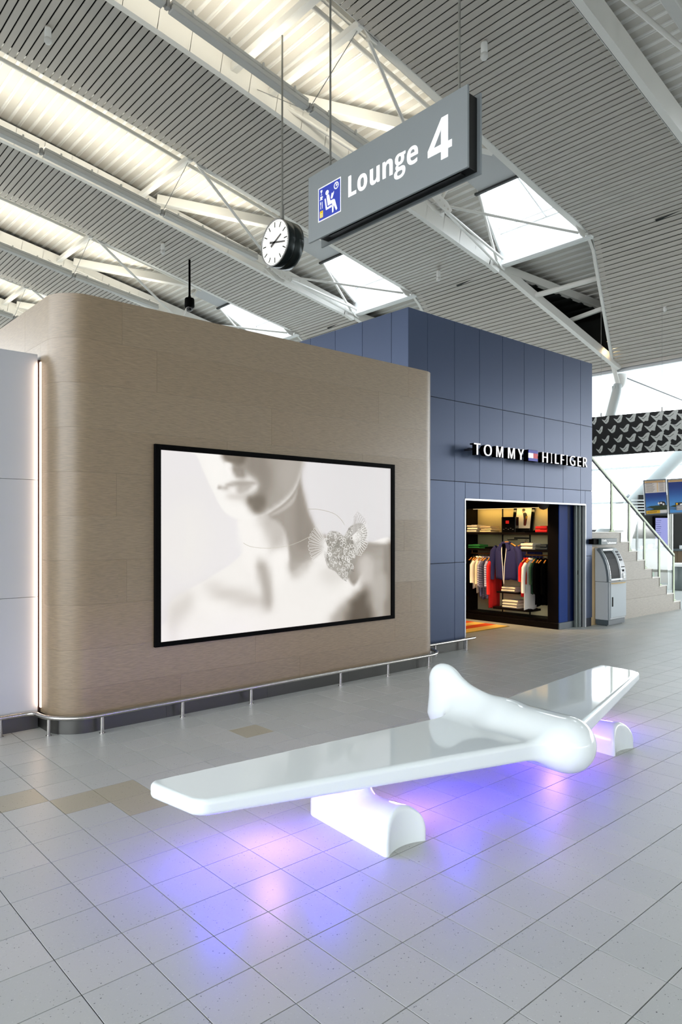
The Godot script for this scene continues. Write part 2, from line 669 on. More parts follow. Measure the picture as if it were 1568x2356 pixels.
func make_skylight(k: int) -> void:
	var zo := 5.4 * k
	var where: String = {0: "right of the hanging lounge sign", -1: "seen below the hanging lounge sign", -2: "glimpsed between the black dome camera and the blue shop box"}.get(k, "hidden farther along the roof")
	var o := thing("window", "white framed roof light full of bright sky " + where, "skylight", Vector3.ZERO, 0, "roof lights", "structure")
	var s := st()
	var a := sky_edge(12.65, k)
	var b := sky_edge(14.75, k)
	var top := 0.42
	var c := [Vector3(12.65, deck(12.65), a.x), Vector3(12.65, deck(12.65), a.y), Vector3(14.87, deck(14.87), b.y), Vector3(14.87, deck(14.87), b.x)]
	for i in 4:
		var p: Vector3 = c[i] + Vector3.UP * (top / 2 - 0.04)
		var q: Vector3 = c[(i + 1) % 4] + Vector3.UP * (top / 2 - 0.04)
		if i == 2:
			continue
		bar(s, p, q, 0.05, top + 0.08)
	obj("curb", s, M.white, o)
	s = st()   # the deep curb on the eave side, down to the slats
	span(s, Vector3(14.86, 8.47, b.x - 0.12), Vector3(14.95, 9.5, b.y + 0.12), 0.01)
	bx(s, Vector3(14.83, 8.5, (b.x + b.y) / 2), Vector3(0.14, 0.05, b.y - b.x + 0.3), 0.02)
	obj("eave_curb", s, M.white, o)
	s = st()
	var up := Vector3.UP * (top - 0.03)
	for i in 4:
		bar(s, c[i] + up, c[(i + 1) % 4] + up, 0.07, 0.06, 0.01)
	bar(s, c[0].lerp(c[1], 0.62) + up, c[3].lerp(c[2], 0.56) + up, 0.05, 0.06, 0.01)
	bar(s, c[0].lerp(c[3], 0.9) + up, c[1].lerp(c[2], 0.9) + up, 0.04, 0.05, 0.01)
	obj("glazing_bar", s, M.white, o)
	s = st()
	quad(s, c[0] + up, c[1] + up, c[2] + up, c[3] + up)
	obj("pane", s, M.glass, o)
	s = st()
	var e := Vector3(0, -0.075, 0)
	var p0 := Vector3(11.55, deck(11.55), -9.35 + zo) + e
	var p1 := Vector3(11.55, deck(11.55), -8.3 + zo) + e
	bx(s, (p0 + p1 + c[0] + c[1]) / 4 + e / 2, Vector3(1.12, 0.03, 1.22), 0.005, Basis(Vector3(0, 0, 1), -atan(0.19)))
	obj("soffit_panel", s, M.softgrey, o)
	s = st()
	bar(s, c[0] + Vector3(-0.03, -0.1, -0.05), c[1] + Vector3(-0.03, -0.1, 0.05), 0.07, 0.05)
	obj("soffit_frame", s, M.darkgrey, o)

func along(z: float, up: float, x0: float, x1: float, step := 0.6) -> Array:
	var out := []
	var x := x0
	while x < x1 - 0.01:
		out.append(Vector3(x, vault(x) + up, z))
		x += step
	out.append(Vector3(x1, vault(x1) + up, z))
	return out

func chain(s: SurfaceTool, pts: Array, w: float, h: float) -> void:
	for i in pts.size() - 1:
		var d: Vector3 = (pts[i + 1] - pts[i]).normalized() * 0.004
		bar(s, pts[i] - d, pts[i + 1] + d, w, h)

func make_truss(k: int) -> void:
	var zo := 5.4 * k
	var where: String = {1: "at the top right corner, nearest the viewer", 0: "behind the hanging lounge sign", -1: "in the bay behind the hanging clock", -2: "in the second bay beyond the clock, above the black dome camera", -3: "in the third bay beyond the clock at the far left"}.get(k, "in the farthest bay of the roof")
	var o := thing("roof_truss", "white steel roof truss " + where, "truss", Vector3.ZERO, 0, "white roof trusses")
	var P := func(x: float, y: float, z: float) -> Vector3: return Vector3(x, y, z + zo)
	var s := st()
	chain(s, along(-10.6 + zo, -0.01, -3.0, 14.8), 0.12, 0.42)
	obj("beam", s, M.steel, o)
	s = st()
	chain(s, along(-8.2 + zo, 0.3, -3.0, 8.0), 0.1, 0.2)
	chain(s, along(-8.21 + zo, 0.19, 7.95, 14.8), 0.14, 0.3)
	obj("beam", s, M.steel, o)
	for side in [-1.0, 1.0]:   # the two legs that run together at the eave node
		s = st()
		var pts := []
		for i in 9:
			var x := lerpf(14.75, EAVE - 0.02, i / 8.0)
			pts.append(Vector3(x, vault(x) + (0.02 if side < 0 else 0.05), -9.45 + zo + side * (1.35 - taper(x) - (0.14 if side < 0 else 0.05))))
		chain(s, pts, 0.15 if side < 0 else 0.07, 0.2 if side < 0 else 0.1)
		obj("eave_leg", s, M.steel, o)
	if k == 0:
		s = st()
		bar(s, P.call(6.85, 10.02, -8.1), P.call(6.85, 10.02, -10.55), 0.15, 0.15, 0.015)
		obj("strut", s, M.steel, o)
	s = st()
	bar(s, P.call(7.66, 9.89, -8.1), P.call(7.66, 9.91, -10.55), 0.13, 0.13, 0.015)
	obj("strut", s, M.steel, o)
	s = st()   # flat brace close under the deck
	bar(s, P.call(8.1, 9.95, -10.5), P.call(11.6, 9.45, -8.4), 0.2, 0.22, 0.01)
	obj("brace", s, M.steel, o)
	s = st()
	tube(s, along(-8.62 + zo, 0.2, -3.0, 11.4), 0.045, 8)
	obj("pipe", s, M.steel, o)
	s = st()
	chain(s, along(-8.46 + zo, 0.34, -3.0, 11.0), 0.07, 0.14)
	obj("purlin", s, M.steel, o)
	# the under-slung node and its rods
	var N: Vector3 = P.call(11.1, 8.52, -9.42)
	for q in [[P.call(7.96, 9.84, -8.25), 0.035], [P.call(7.96, 9.84, -10.6), 0.035], [P.call(14.5, 8.52, -8.22), 0.03], [P.call(14.75, 8.5, -10.55), 0.03], [P.call(14.72, 8.62, -10.4), 0.03], [P.call(11.9, 9.62, -10.0), 0.03], [P.call(11.55, 9.72, -8.9), 0.025]]:
		s = st()
		tube(s, [N, q[0]], q[1], 8)
		obj("tie_rod", s, M.steel, o)
	s = st()
	tube(s, [P.call(12.3, 9.45, -9.42), P.call(14.6, 8.58, -10.5)], 0.035, 8)
	obj("tie_rod", s, M.steel, o)
	s = st()
	for a in [-0.1, 0.1]:
		prism(s, pv([-0.5, 0.12, -0.34, 0.22, 0.16, 0.06, 0.3, -0.06, 0.22, -0.16, -0.1, -0.1]), 0.02, N + Vector3(0, 0, a - 0.01))
	for b in [[-0.4, 0.14], [-0.28, 0.1], [-0.1, 0.02], [0.05, -0.04], [0.16, -0.08]]:
		tube(s, [N + Vector3(b[0], b[1], -0.14), N + Vector3(b[0], b[1], 0.14)], 0.022, 8)
	obj("node_plate", s, M.steel, o)
	for a in [[7.9, 9.86, -8.17], [7.9, 9.84, -10.58], [14.55, 8.55, -8.2], [14.75, 8.5, -10.5]]:
		s = st()
		prism(s, pv([-0.22, 0.08, 0.2, 0.04, 0.16, -0.1, 0.02, -0.08]), 0.03, P.call(a[0], a[1], a[2]))
		obj("gusset", s, M.steel, o)
	# cables to the light trough
	for q in [[Vector3(7.66, 9.83, -8.2), Vector3(7.66, 9.12, -9.42)], [Vector3(7.66, 9.12, -9.48), Vector3(7.35, 9.86, -10.55)]]:
		s = st()
		tube(s, [q[0] + Vector3(0, 0, zo), q[1] + Vector3(0, 0, zo)], 0.008, 6)
		obj("cable", s, M.cable, o)
	# the pocket behind the eave: sloping beam, round pipe and a cross rail
	s = st()
	bar(s, P.call(14.95, 8.52, -10.65), P.call(18.3, 7.88, -9.45), 0.16, 0.2, 0.01)
	obj("pocket_beam", s, M.steel, o)
	s = st()   # dark ribbed sheets in the pocket behind that beam
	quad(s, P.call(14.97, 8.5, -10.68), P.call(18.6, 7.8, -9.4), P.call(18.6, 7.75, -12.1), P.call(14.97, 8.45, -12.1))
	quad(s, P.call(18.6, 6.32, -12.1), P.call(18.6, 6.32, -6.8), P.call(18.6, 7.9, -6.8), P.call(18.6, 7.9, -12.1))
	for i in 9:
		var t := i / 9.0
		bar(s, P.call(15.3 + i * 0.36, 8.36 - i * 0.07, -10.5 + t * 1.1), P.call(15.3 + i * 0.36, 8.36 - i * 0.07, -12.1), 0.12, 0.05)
	obj("dark_pocket_sheet", s, M.pocket, o)
	s = st()
	tube(s, [P.call(15.95, 7.93, -10.25), P.call(16.3, 8.06, -8.5)], 0.07, 10)
	obj("pocket_pipe", s, M.steel, o)
	s = st()
	bar(s, P.call(17.3, 7.5, -10.05), P.call(17.2, 7.6, -8.8), 0.08, 0.1)
	obj("pocket_rail", s, M.steel, o)
	# the cast cup where both legs meet, as wide as the fork
	s = st()
	var cb := Basis(Vector3(1, 0, 0), PI / 2)
	lathe(s, [Vector2(0.0, -0.3), Vector2(0.06, -0.28), Vector2(0.13, -0.2), Vector2(0.17, -0.06), Vector2(0.18, 0.08), Vector2(0.15, 0.11), Vector2(0.0, 0.12)], 20, P.call(EAVE + 0.3, 6.08, -9.45), Basis(Vector3(1, 0, 0), -PI / 2))
	bar(s, P.call(EAVE - 0.2, 6.5, -9.45), P.call(EAVE + 0.16, 5.9, -9.45), 0.12, 0.08, 0.02)
	bar(s, P.call(EAVE + 0.1, 5.95, -9.45), P.call(EAVE + 0.6, 6.15, -9.45), 0.1, 0.12, 0.02)
	obj("eave_node", s, M.steel, o)

func make_trough(k: int) -> void:
	var zo := 5.4 * k
	var lit := k < 1
	var where: String = {2: "lit, behind the viewer", 3: "lit, farther behind the viewer", 1: "in the unlit bay at the top right corner", 0: "crossing behind the hanging lounge sign and clock rod", -1: "under the roof bay beyond the clock", -2: "in the second lit bay beyond the clock", -3: "in the third lit bay beyond the clock, far left"}.get(k, "in the farthest bay of the roof")
	var o := thing("light_trough", "grey metal uplight trough " + where, "light fitting", Vector3.ZERO, 0, "uplight troughs under the roof bays")
	var z := -9.45 + zo
	var h := func(x: float) -> float: return vault(x) - 0.71 + maxf(0.0, x - 8.5) * 0.06
	for i in 5:
		var x0: float = -3.1 + i * 2.71
		var x1 := x0 + 2.6
		var a := Vector3(x0, h.call(x0), z)
		var b := Vector3(x1, h.call(x1), z)
		var s := st()
		bar(s, a, b, 0.16, 0.09, 0.012)
		bar(s, a + Vector3(0, 0.085, -0.03), b + Vector3(0, 0.085, -0.03), 0.2, 0.075, 0.015)
		for j in 4:
			var c := a.lerp(b, (j + 0.5) / 4)
			bx(s, c + Vector3(0, 0.09, 0.085), Vector3(0.03, 0.1, 0.03), 0.004)
		obj("channel", s, M.trough, o)
		if lit:
			s = st()
			bar(s, a + Vector3(0, 0.13, -0.03), b + Vector3(0, 0.13, -0.03), 0.14, 0.012)
			obj("lamp_tube", s, M.uplight, o)
	for i in 4:
		var r := st()
		var x: float = -3.1 + (i + 1) * 2.71 - 0.055
		bar(r, Vector3(x - 0.2, h.call(x - 0.2), z), Vector3(x + 0.2, h.call(x + 0.2), z), 0.05, 0.05)
		bx(r, Vector3(x, h.call(x) + 0.02, z), Vector3(0.05, 0.12, 0.1), 0.005)
		obj("coupling", r, M.cable, o)
	if lit:
		for seg in [[-3.0, 3.6], [3.6, 10.2]]:
			var l := AreaLight3D.new()
			var a := Vector3(seg[0], h.call(seg[0]) + 0.16, z - 0.03)
			var b := Vector3(seg[1], h.call(seg[1]) + 0.16, z - 0.03)
			var x := (b - a).normalized()
			var up := Vector3(-x.y, x.x, 0)
			l.area_size = Vector2((b - a).length(), 0.14)
			l.light_color = Color(1.0, 0.965, 0.88)
			l.light_energy = UPLIGHT
			l.shadow_enabled = true
			l.set("area_range", 30.0)
			put(l, "uplight_lamp", o)
			l.transform = Transform3D(Basis(x, up.cross(x) * -1.0, -up), (a + b) / 2)
			l.transform.basis = Basis(x, (-up).cross(x), -up)

# ---------------------------------------------------------------- floor
const TX := 1.3687
const TZ := -2.7301
const TP := 0.2995

func make_floor() -> void:
	var o := thing("floor", "speckled pale grey terrazzo tile floor", "floor", Vector3.ZERO, 0, "", "structure")
	var s := st()
	span(s, Vector3(-12, -0.2, -40), Vector3(30.2, -0.006, 14))
	obj("screed", s, M.joint, o)
	# the tiles in view, nearest first
	var fw := Vector3(sin(YAW), 0, -cos(YAW))
	var rt := Vector3(cos(YAW), 0, sin(YAW))
	var near := []
	var rest := []
	for i in range(-46, 96):
		for j in range(-118, 56):
			var c := Vector3(TX + (i + 0.5) * TP, 0, TZ + (j + 0.5) * TP)
			if c.x < -11.8 or c.x > 29.9:
				continue
			var d := c.dot(fw)
			var r := c.dot(rt)
			var seen: bool = d > 2.2 and absf(r) < d * 0.488 + 0.2 and not hidden_floor(c)
			if seen:
				near.append([d * d, i, j])
			else:
				rest.append([i, j])
	near.sort_custom(func(a, b): return a[0] < b[0])
	var meshes := []
	for v in 1:
		var t := st()
		tile_into(t, Vector3.ZERO)
		meshes.append(mesh_of(t))
	var beige := {Vector2i(7, -9): 0, Vector2i(0, -8): 1, Vector2i(1, -7): 1, Vector2i(2, -7): 2, Vector2i(2, -6): 2, Vector2i(-1, -8): 1}
	for n in mini(290, near.size()):
		var i: int = near[n][1]
		var j: int = near[n][2]
		var m: Material = M.tile[rng.randi() % 3]
		var mi := obj("tile", meshes[0], M.tile_beige if beige.has(Vector2i(i, j)) else m, o)
		mi.position = Vector3(TX + (i + 0.5) * TP, 0, TZ + (j + 0.5) * TP)
	var fields := [st(), st(), st(), st()]
	for n in range(290, near.size()):
		var v := Vector2i(near[n][1], near[n][2])
		var w := 3 if beige.has(v) else rng.randi() % 3
		tile_into(fields[w], Vector3(TX + (v.x + 0.5) * TP, 0, TZ + (v.y + 0.5) * TP))
	for r in rest:
		var c := Vector3(TX + (r[0] + 0.5) * TP, 0, TZ + (r[1] + 0.5) * TP)
		var h := TP / 2 - 0.002
		quad(fields[0], c + Vector3(-h, 0, h), c + Vector3(h, 0, h), c + Vector3(h, 0, -h), c + Vector3(-h, 0, -h))
	for w in 4:
		var mi := obj("tile_field", fields[w], M.tile[w] if w < 3 else M.tile_beige, o)
		mi.set_meta("kind", "stuff")

func hidden_floor(c: Vector3) -> bool:
	return c.z < -6.8 and (c.x < 8.2 or c.x < 12.4 and c.z < -9.2) or c.z < -6.3 and c.x < 7.0 or c.z < -7 and c.x > 12.3 and c.x < 16

func tile_into(s: SurfaceTool, c: Vector3) -> void:
	var h := TP / 2 - 0.0023
	var b := 0.0005
	var p := [Vector3(-h, -b, h), Vector3(h, -b, h), Vector3(h, -b, -h), Vector3(-h, -b, -h)]
	var q := [Vector3(-h + b, 0, h - b), Vector3(h - b, 0, h - b), Vector3(h - b, 0, -h + b), Vector3(-h + b, 0, -h + b)]
	quad(s, c + q[0], c + q[1], c + q[2], c + q[3])
	for i in 4:
		var k := (i + 1) % 4
		quad(s, c + p[i], c + p[k], c + q[k], c + q[i])
		quad(s, c + p[i] + Vector3(0, -0.012, 0), c + p[k] + Vector3(0, -0.012, 0), c + p[k], c + p[i])

# ---------------------------------------------------------------- pavilions
# a path of (x, z) with outward normals, walked by length
class Path:
	var p := PackedVector2Array()
	var n := PackedVector2Array()
	var s := PackedFloat32Array()
	func line(a: Vector2, b: Vector2, nm: Vector2) -> void:
		_add(a, nm); _add(b, nm)
	func arc(c: Vector2, r: float, a0: float, a1: float, steps := 12) -> void:
		for i in steps + 1:
			var a := lerpf(a0, a1, float(i) / steps)
			var d := Vector2(cos(a), sin(a))
			_add(c + d * r, d)
	func _add(q: Vector2, nm: Vector2) -> void:
		if p.size() and p[-1].distance_to(q) < 0.0005:
			return
		s.append(0.0 if p.is_empty() else s[-1] + p[-1].distance_to(q))
		p.append(q); n.append(nm)
	func at(t: float) -> Array:
		for i in range(1, p.size()):
			if t <= s[i] or i == p.size() - 1:
				var f := clampf((t - s[i - 1]) / (s[i] - s[i - 1]), 0, 1)
				return [p[i - 1].lerp(p[i], f), n[i - 1].lerp(n[i], f).normalized()]
		return []
	func stops(a: float, b: float) -> Array:
		var out := [a]
		for v in s:
			if v > a + 0.001 and v < b - 0.001:
				out.append(v)
		out.append(b)
		return out

func clad(path: Path, s0: float, s1: float, y0: float, y1: float, out := 0.0, depth := 0.012, shift := Vector2.ZERO) -> SurfaceTool:
	var s := SurfaceTool.new()
	s.begin(Mesh.PRIMITIVE_TRIANGLES)
	var ts := path.stops(s0, s1)
	var F := []
	for t in ts:
		var a := path.at(t)
		var f: Vector2 = a[0] + a[1] * out
		var g: Vector2 = f - a[1] * depth
		F.append([Vector3(f.x, 0, f.y), Vector3(g.x, 0, g.y), t, Vector3(a[1].x, 0, a[1].y)])
	var u0 := Vector3(0, y0, 0)
	var u1 := Vector3(0, y1, 0)
	for i in F.size() - 1:
		var a: Array = F[i]
		var b: Array = F[i + 1]
		s.set_smooth_group(1)
		var ta := Vector2(a[2] / 2.0, -y0 / 1.0) + shift
		var tb := Vector2(b[2] / 2.0, -y1 / 1.0) + shift
		uvquad(s, [a[0] + u0, b[0] + u0, b[0] + u1, a[0] + u1], [ta, Vector2(tb.x, ta.y), tb, Vector2(ta.x, tb.y)])
		s.set_smooth_group(-1)
		for e in [[u1, a[0], b[0], b[1], a[1]], [u0, a[1], b[1], b[0], a[0]]]:
			uvquad(s, [e[1] + e[0], e[2] + e[0], e[3] + e[0], e[4] + e[0]], [ta, ta, ta, ta])
	for e in [F[0], F[-1]]:
		uvquad(s, [e[1] + u0, e[0] + u0, e[0] + u1, e[1] + u1], [Vector2.ZERO, Vector2.ZERO, Vector2.ZERO, Vector2.ZERO])
	return s

func rail_post(s: SurfaceTool, x: float, z: float, y := 0.16) -> void:
	tube(s, [Vector3(x, 0.0, z), Vector3(x, y, z)], 0.017, 12)
	tube(s, [Vector3(x, 0.0, z), Vector3(x, 0.006, z)], 0.026, 12)

func make_wood() -> void:
	var path := Path.new()
	path.line(Vector2(2.225, -12.0), Vector2(2.225, -6.5), Vector2(-1, 0))
	path.arc(Vector2(2.525, -6.5), 0.3, PI, PI / 2, 14)
	path.arc(Vector2(7.04, -6.45), 0.25, PI / 2, 0.0, 12)
	path.line(Vector2(7.29, -6.45), Vector2(7.29, -6.72), Vector2(1, 0))
	var total: float = path.s[-1]
	var sf := func(x: float) -> float: return 5.5 + 0.4712 + (x - 2.525)
	var o := thing("wall_front", "pale wood-clad pavilion with rounded ends around the big lit picture", "wall", Vector3.ZERO, 0, "", "structure")
	var core := st()
	for i in path.p.size() - 1:
		var a := path.p[i] - path.n[i] * 0.011
		var b := path.p[i + 1] - path.n[i + 1] * 0.011
		quad(core, Vector3(a.x, 0, a.y), Vector3(b.x, 0, b.y), Vector3(b.x, 3.93, b.y), Vector3(a.x, 3.93, a.y))
	span(core, Vector3(2.3, 3.85, -12), Vector3(7.2, 3.92, -6.5))
	span(core, Vector3(2.53, 3.85, -6.6), Vector3(7.0, 3.92, -6.22))
	obj("core", core, M.woodcore, o)
	var rows := [[3.94, [2.806, 6.7]], [3.545, [3.156, 6.156]], [3.145, [4.514]], [2.745, [3.948, 5.88]], [2.345, [2.75]], [1.95, [6.62]], [1.55, [2.85]], [1.15, [6.75]], [0.75, [4.302, 6.45]], [0.4, [3.412, 4.907]], [0.145, []]]
	for i in rows.size() - 1:
		var y1: float = rows[i][0] - 0.0005
		var y0: float = rows[i + 1][0] + 0.0005
		var cuts := [0.0, 1.7 + (i % 3) * 0.5, 4.9 + 0.22 * ((i * 2) % 3)]
		for x in rows[i][1]:
			cuts.append(sf.call(x))
		cuts.append(total)
		for j in cuts.size() - 1:
			var a: float = cuts[j] + 0.0007
			var b: float = cuts[j + 1] - 0.0007
			obj("panel", clad(path, a, b, y0, y1, 0.0, 0.012, Vector2(rng.randf(), rng.randf())), M.wood[(i + j * 2) % 3], o)
	# brushed steel plinth
	var c := 3.6
	var n := 0
	while c < total - 0.05:
		var e: float = minf(c + (1.2 if c > 5.0 else 0.95), total)
		obj("plinth", clad(path, c + 0.001, e - 0.001, 0.0, 0.142, 0.003 if n % 3 else 0.002, 0.012), M.plinth, o)
		c = e
		n += 1
	var r := thing("bumper_rail", "brushed steel floor rail curving round the wood-clad pavilion", "rail", Vector3.ZERO)
	var pts := [Vector3(-2.0, 0.165, -6.59), Vector3(1.95, 0.165, -6.59), Vector3(2.06, 0.165, -6.588), Vector3(2.12, 0.165, -6.565), Vector3(2.145, 0.165, -6.52)]
	for i in 11:
		var a := lerpf(PI, PI / 2, i / 10.0)
		pts.append(Vector3(2.545 + cos(a) * 0.4, 0.165, -6.5 + sin(a) * 0.4))
	for i in 13:
		var a := lerpf(PI / 2, -0.15, i / 12.0)
		pts.append(Vector3(7.04 + cos(a) * 0.33, 0.165, -6.45 + sin(a) * 0.35))
	pts.append(Vector3(7.35, 0.165, -6.62))
	var s := st()
	tube(s, pts, 0.02, 14)
	obj("handrail", s, M.steelrail, r)
	for q in [[0.4, -6.59], [1.86, -6.59], [2.19, -6.345], [2.575, -6.105], [3.375, -6.1], [4.175, -6.1], [5.43, -6.1], [6.22, -6.1], [6.985, -6.1], [7.36, -6.4]]:
		s = st()
		rail_post(s, q[0], q[1])
		obj("post", s, M.steelrail, r)

func make_white() -> void:
	var o := thing("wall_left", "plain white panelled wall left of the wood-clad pavilion", "wall", Vector3.ZERO, 0, "", "structure")
	var s := st()
	span(s, Vector3(-2.0, 0.0, -7.6), Vector3(2.165, 3.41, -6.67))
	obj("core", s, M.darkgrey, o)
	for col in [[-2.0, 0.05], [0.053, 2.196]]:
		for row in [[0.15, 1.2085], [1.2115, 2.2815], [2.2845, 3.437]]:
			s = st()
			span(s, Vector3(col[0], row[0], -6.672), Vector3(col[1], row[1], -6.65), 0.002)
			obj("panel", s, M.whitewall, o)
	s = st()
	span(s, Vector3(-2.0, 3.412, -7.6), Vector3(2.19, 3.437, -6.674), 0.002)
	obj("top_panel", s, M.whitewall, o)
	s = st()
	span(s, Vector3(-2.0, 0.0, -6.672), Vector3(2.2, 0.146, -6.656))
	obj("plinth", s, M.plinth, o)
	var l := thing("light_strip", "glowing vertical light strip in the joint between white wall and wood-clad pavilion", "light")
	s = st()
	span(s, Vector3(2.213, 0.19, -6.66), Vector3(2.224, 3.37, -6.625), 0.002)
	obj("lamp_tube", s, M.ledwarm, l)
	s = st()
	span(s, Vector3(2.198, 0.15, -6.7), Vector3(2.222, 3.39, -6.662))
	obj("channel", s, M.brown, l)
	for side in [-1.0]:
		var a := AreaLight3D.new()
		a.area_size = Vector2(0.03, 3.15)
		a.light_color = Color(1.0, 0.86, 0.74)
		a.light_energy = 2.0
		a.shadow_enabled = true
		put(a, "strip_lamp", l)
		a.position = Vector3(2.208, 1.78, -6.634)
		a.rotation.y = PI / 2

func make_screen() -> void:
	var o := thing("picture_screen", "big black-framed lit picture of a pale neck and shoulders with a heart-shaped lace necklace", "screen")
	var s := st()
	var X0 := 3.12; var X1 := 6.416; var Y0 := 0.697; var Y1 := 2.648
	var x0 := 3.183; var x1 := 6.36; var y0 := 0.74; var y1 := 2.596
	var zf := -6.165
	span(s, Vector3(X0, Y0, -6.2), Vector3(x0, Y1, zf), 0.003)
	span(s, Vector3(x1, Y0, -6.2), Vector3(X1, Y1, zf), 0.003)
	span(s, Vector3(x0, Y0, -6.2), Vector3(x1, y0, zf), 0.003)
	span(s, Vector3(x0, y1, -6.2), Vector3(x1, Y1, zf), 0.003)
	obj("frame", s, M.black, o)
	s = SurfaceTool.new()
	s.begin(Mesh.PRIMITIVE_TRIANGLES)
	uvquad(s, [Vector3(x0, y0, -6.19), Vector3(x1, y0, -6.19), Vector3(x1, y1, -6.19), Vector3(x0, y1, -6.19)], [Vector2(0, 1), Vector2(1, 1), Vector2(1, 0), Vector2(0, 0)])
	var m := mat(Color(0.03, 0.03, 0.03), 0.25)
	m.emission_enabled = true
	m.emission_texture = tex_of(portrait())
	m.emission_operator = BaseMaterial3D.EMISSION_OP_MULTIPLY
	m.emission = Color.WHITE
	m.emission_energy_multiplier = SCREEN
	m.texture_repeat = false
	obj("screen_face", s, m, o)
	var a := AreaLight3D.new()
	a.area_size = Vector2(x1 - x0, y1 - y0)
	a.light_color = Color(1.0, 0.98, 0.96)
	a.light_energy = 0.08
	a.shadow_enabled = true
	put(a, "screen_lamp", o)
	a.position = Vector3((x0 + x1) / 2, (y0 + y1) / 2, -6.15)
	a.rotation.y = PI

func portrait() -> Image:
	# coordinates: 0..1 across, 0..1 down, on a 3.177 x 1.856 m picture
	var W := 768
	var H := 448
	var im := Image.create(W, H, false, Image.FORMAT_RGBA8)
	for x in W:
		var u := float(x) / W
		var g := lerpf(0.935, 0.87, smoothstep(0.2, 1.0, u))
		im.fill_rect(Rect2i(x, 0, 1, H), Color(g, g * 0.985, g * 0.985))
	var q := func(a: Array, col: float, al: float, bl: int, warm := 0.05) -> void:
		var b := []
		for i in range(0, a.size(), 2):
			b.append(a[i] * W)
			b.append(a[i + 1] * H)
		paint(im, smooth_poly(b), Color(col, col - warm * (1.3 - col), col - warm * 2.2 * (1.3 - col)), al, bl)
	q.call([0.016, 0.382, 0.103, 0.231, 0.184, 0.427, 0.133, 0.655, 0.035, 0.648], 0.955, 0.60, 40)
	q.call([0.025, 1.06, 0.025, 0.883, 0.027, 0.824, 0.049, 0.775, 0.118, 0.722, 0.194, 0.66, 0.258, 0.601, 0.297, 0.547, 0.304, 0.5, 0.291, 0.428, 0.282, 0.348, 0.37, 0.216, 0.544, 0.018, 0.542, 0.07, 0.55, 0.155, 0.572, 0.274, 0.592, 0.351, 0.625, 0.429, 0.686, 0.469, 0.873, 0.499, 1.029, 0.532, 1.062, 1.269], 0.972, 1.00, 3)
	q.call([0.027, 0.824, 0.054, 0.78, 0.123, 0.753, 0.113, 0.835, 0.063, 0.918, 0.044, 1.004, 0.025, 0.883], 0.860, 0.90, 22)
	q.call([0.113, 0.775, 0.215, 0.755, 0.291, 0.842, 0.194, 0.908], 0.985, 0.90, 30)
	q.call([0.153, 0.718, 0.258, 0.751, 0.37, 0.803, 0.423, 0.85, 0.394, 0.871, 0.291, 0.834, 0.194, 0.784], 0.800, 0.85, 22)
	q.call([0.282, 0.364, 0.37, 0.363, 0.4, 0.543, 0.382, 0.674, 0.325, 0.653, 0.297, 0.555], 0.985, 0.95, 14)
	q.call([0.365, 0.338, 0.465, 0.278, 0.49, 0.429, 0.453, 0.545, 0.417, 0.536, 0.394, 0.445], 0.760, 0.85, 22)
	q.call([0.405, 0.321, 0.509, 0.191, 0.547, 0.018, 0.542, 0.07, 0.55, 0.155, 0.572, 0.274, 0.592, 0.351, 0.625, 0.429, 0.672, 0.468, 0.645, 0.552, 0.566, 0.618, 0.502, 0.666, 0.49, 0.547, 0.478, 0.445, 0.453, 0.378], 0.640, 1.00, 8)
	q.call([0.528, 0.122, 0.547, 0.172, 0.568, 0.291, 0.605, 0.429, 0.566, 0.532, 0.528, 0.514, 0.515, 0.378], 0.550, 0.75, 18)
	q.call([0.534, 0.122, 0.515, 0.208, 0.465, 0.278, 0.405, 0.333, 0.453, 0.315, 0.515, 0.245], 0.800, 0.70, 5)
	q.call([0.423, 0.544, 0.478, 0.546, 0.484, 0.681, 0.465, 0.78, 0.429, 0.76, 0.417, 0.643], 0.990, 0.95, 16)
	q.call([0.353, 0.606, 0.394, 0.609, 0.417, 0.742, 0.423, 0.859, 0.388, 0.871, 0.376, 0.771], 0.700, 0.90, 16)
	q.call([0.435, 0.744, 0.478, 0.748, 0.465, 0.881, 0.429, 0.876], 0.970, 0.80, 18)
	q.call([0.49, 0.614, 0.566, 0.601, 0.605, 0.551, 0.579, 0.671, 0.515, 0.717], 0.720, 0.80, 16)
	q.call([0.515, 0.7, 0.645, 0.623, 0.755, 0.773, 0.672, 0.836, 0.54, 0.822], 0.960, 0.70, 26)
	q.call([0.631, 0.674, 0.741, 0.61, 0.755, 0.737, 0.672, 0.766], 0.850, 0.60, 22)
	q.call([0.672, 0.468, 0.873, 0.499, 1.029, 0.532, 1.062, 0.626, 0.903, 0.618, 0.843, 0.708, 0.799, 0.777, 0.755, 0.683], 0.580, 0.95, 7)
	q.call([0.858, 0.597, 1.062, 0.607, 1.062, 1.269, 0.903, 1.05, 0.858, 0.857], 0.660, 0.90, 18)
	q.call([0.82, 0.614, 0.888, 0.589, 0.903, 0.749, 0.888, 0.86, 0.843, 0.818], 0.820, 0.80, 18)
	q.call([0.965, 0.545, 1.062, 0.548, 1.062, 1.152, 0.973, 1.061], 0.520, 0.80, 14)
	q.call([0.903, 0.749, 0.973, 0.717, 0.981, 0.871, 0.934, 0.903], 0.740, 0.70, 16)
	q.call([0.692, 1.017, 0.741, 0.916, 0.813, 0.834, 0.88, 0.794, 0.88, 0.878, 0.903, 0.975, 0.934, 1.054, 0.843, 1.096], 0.360, 1.00, 20)
	q.call([0.566, 1.049, 0.672, 0.978, 0.755, 0.882, 0.784, 0.922, 0.727, 1.022, 0.645, 1.08], 0.800, 0.70, 24)
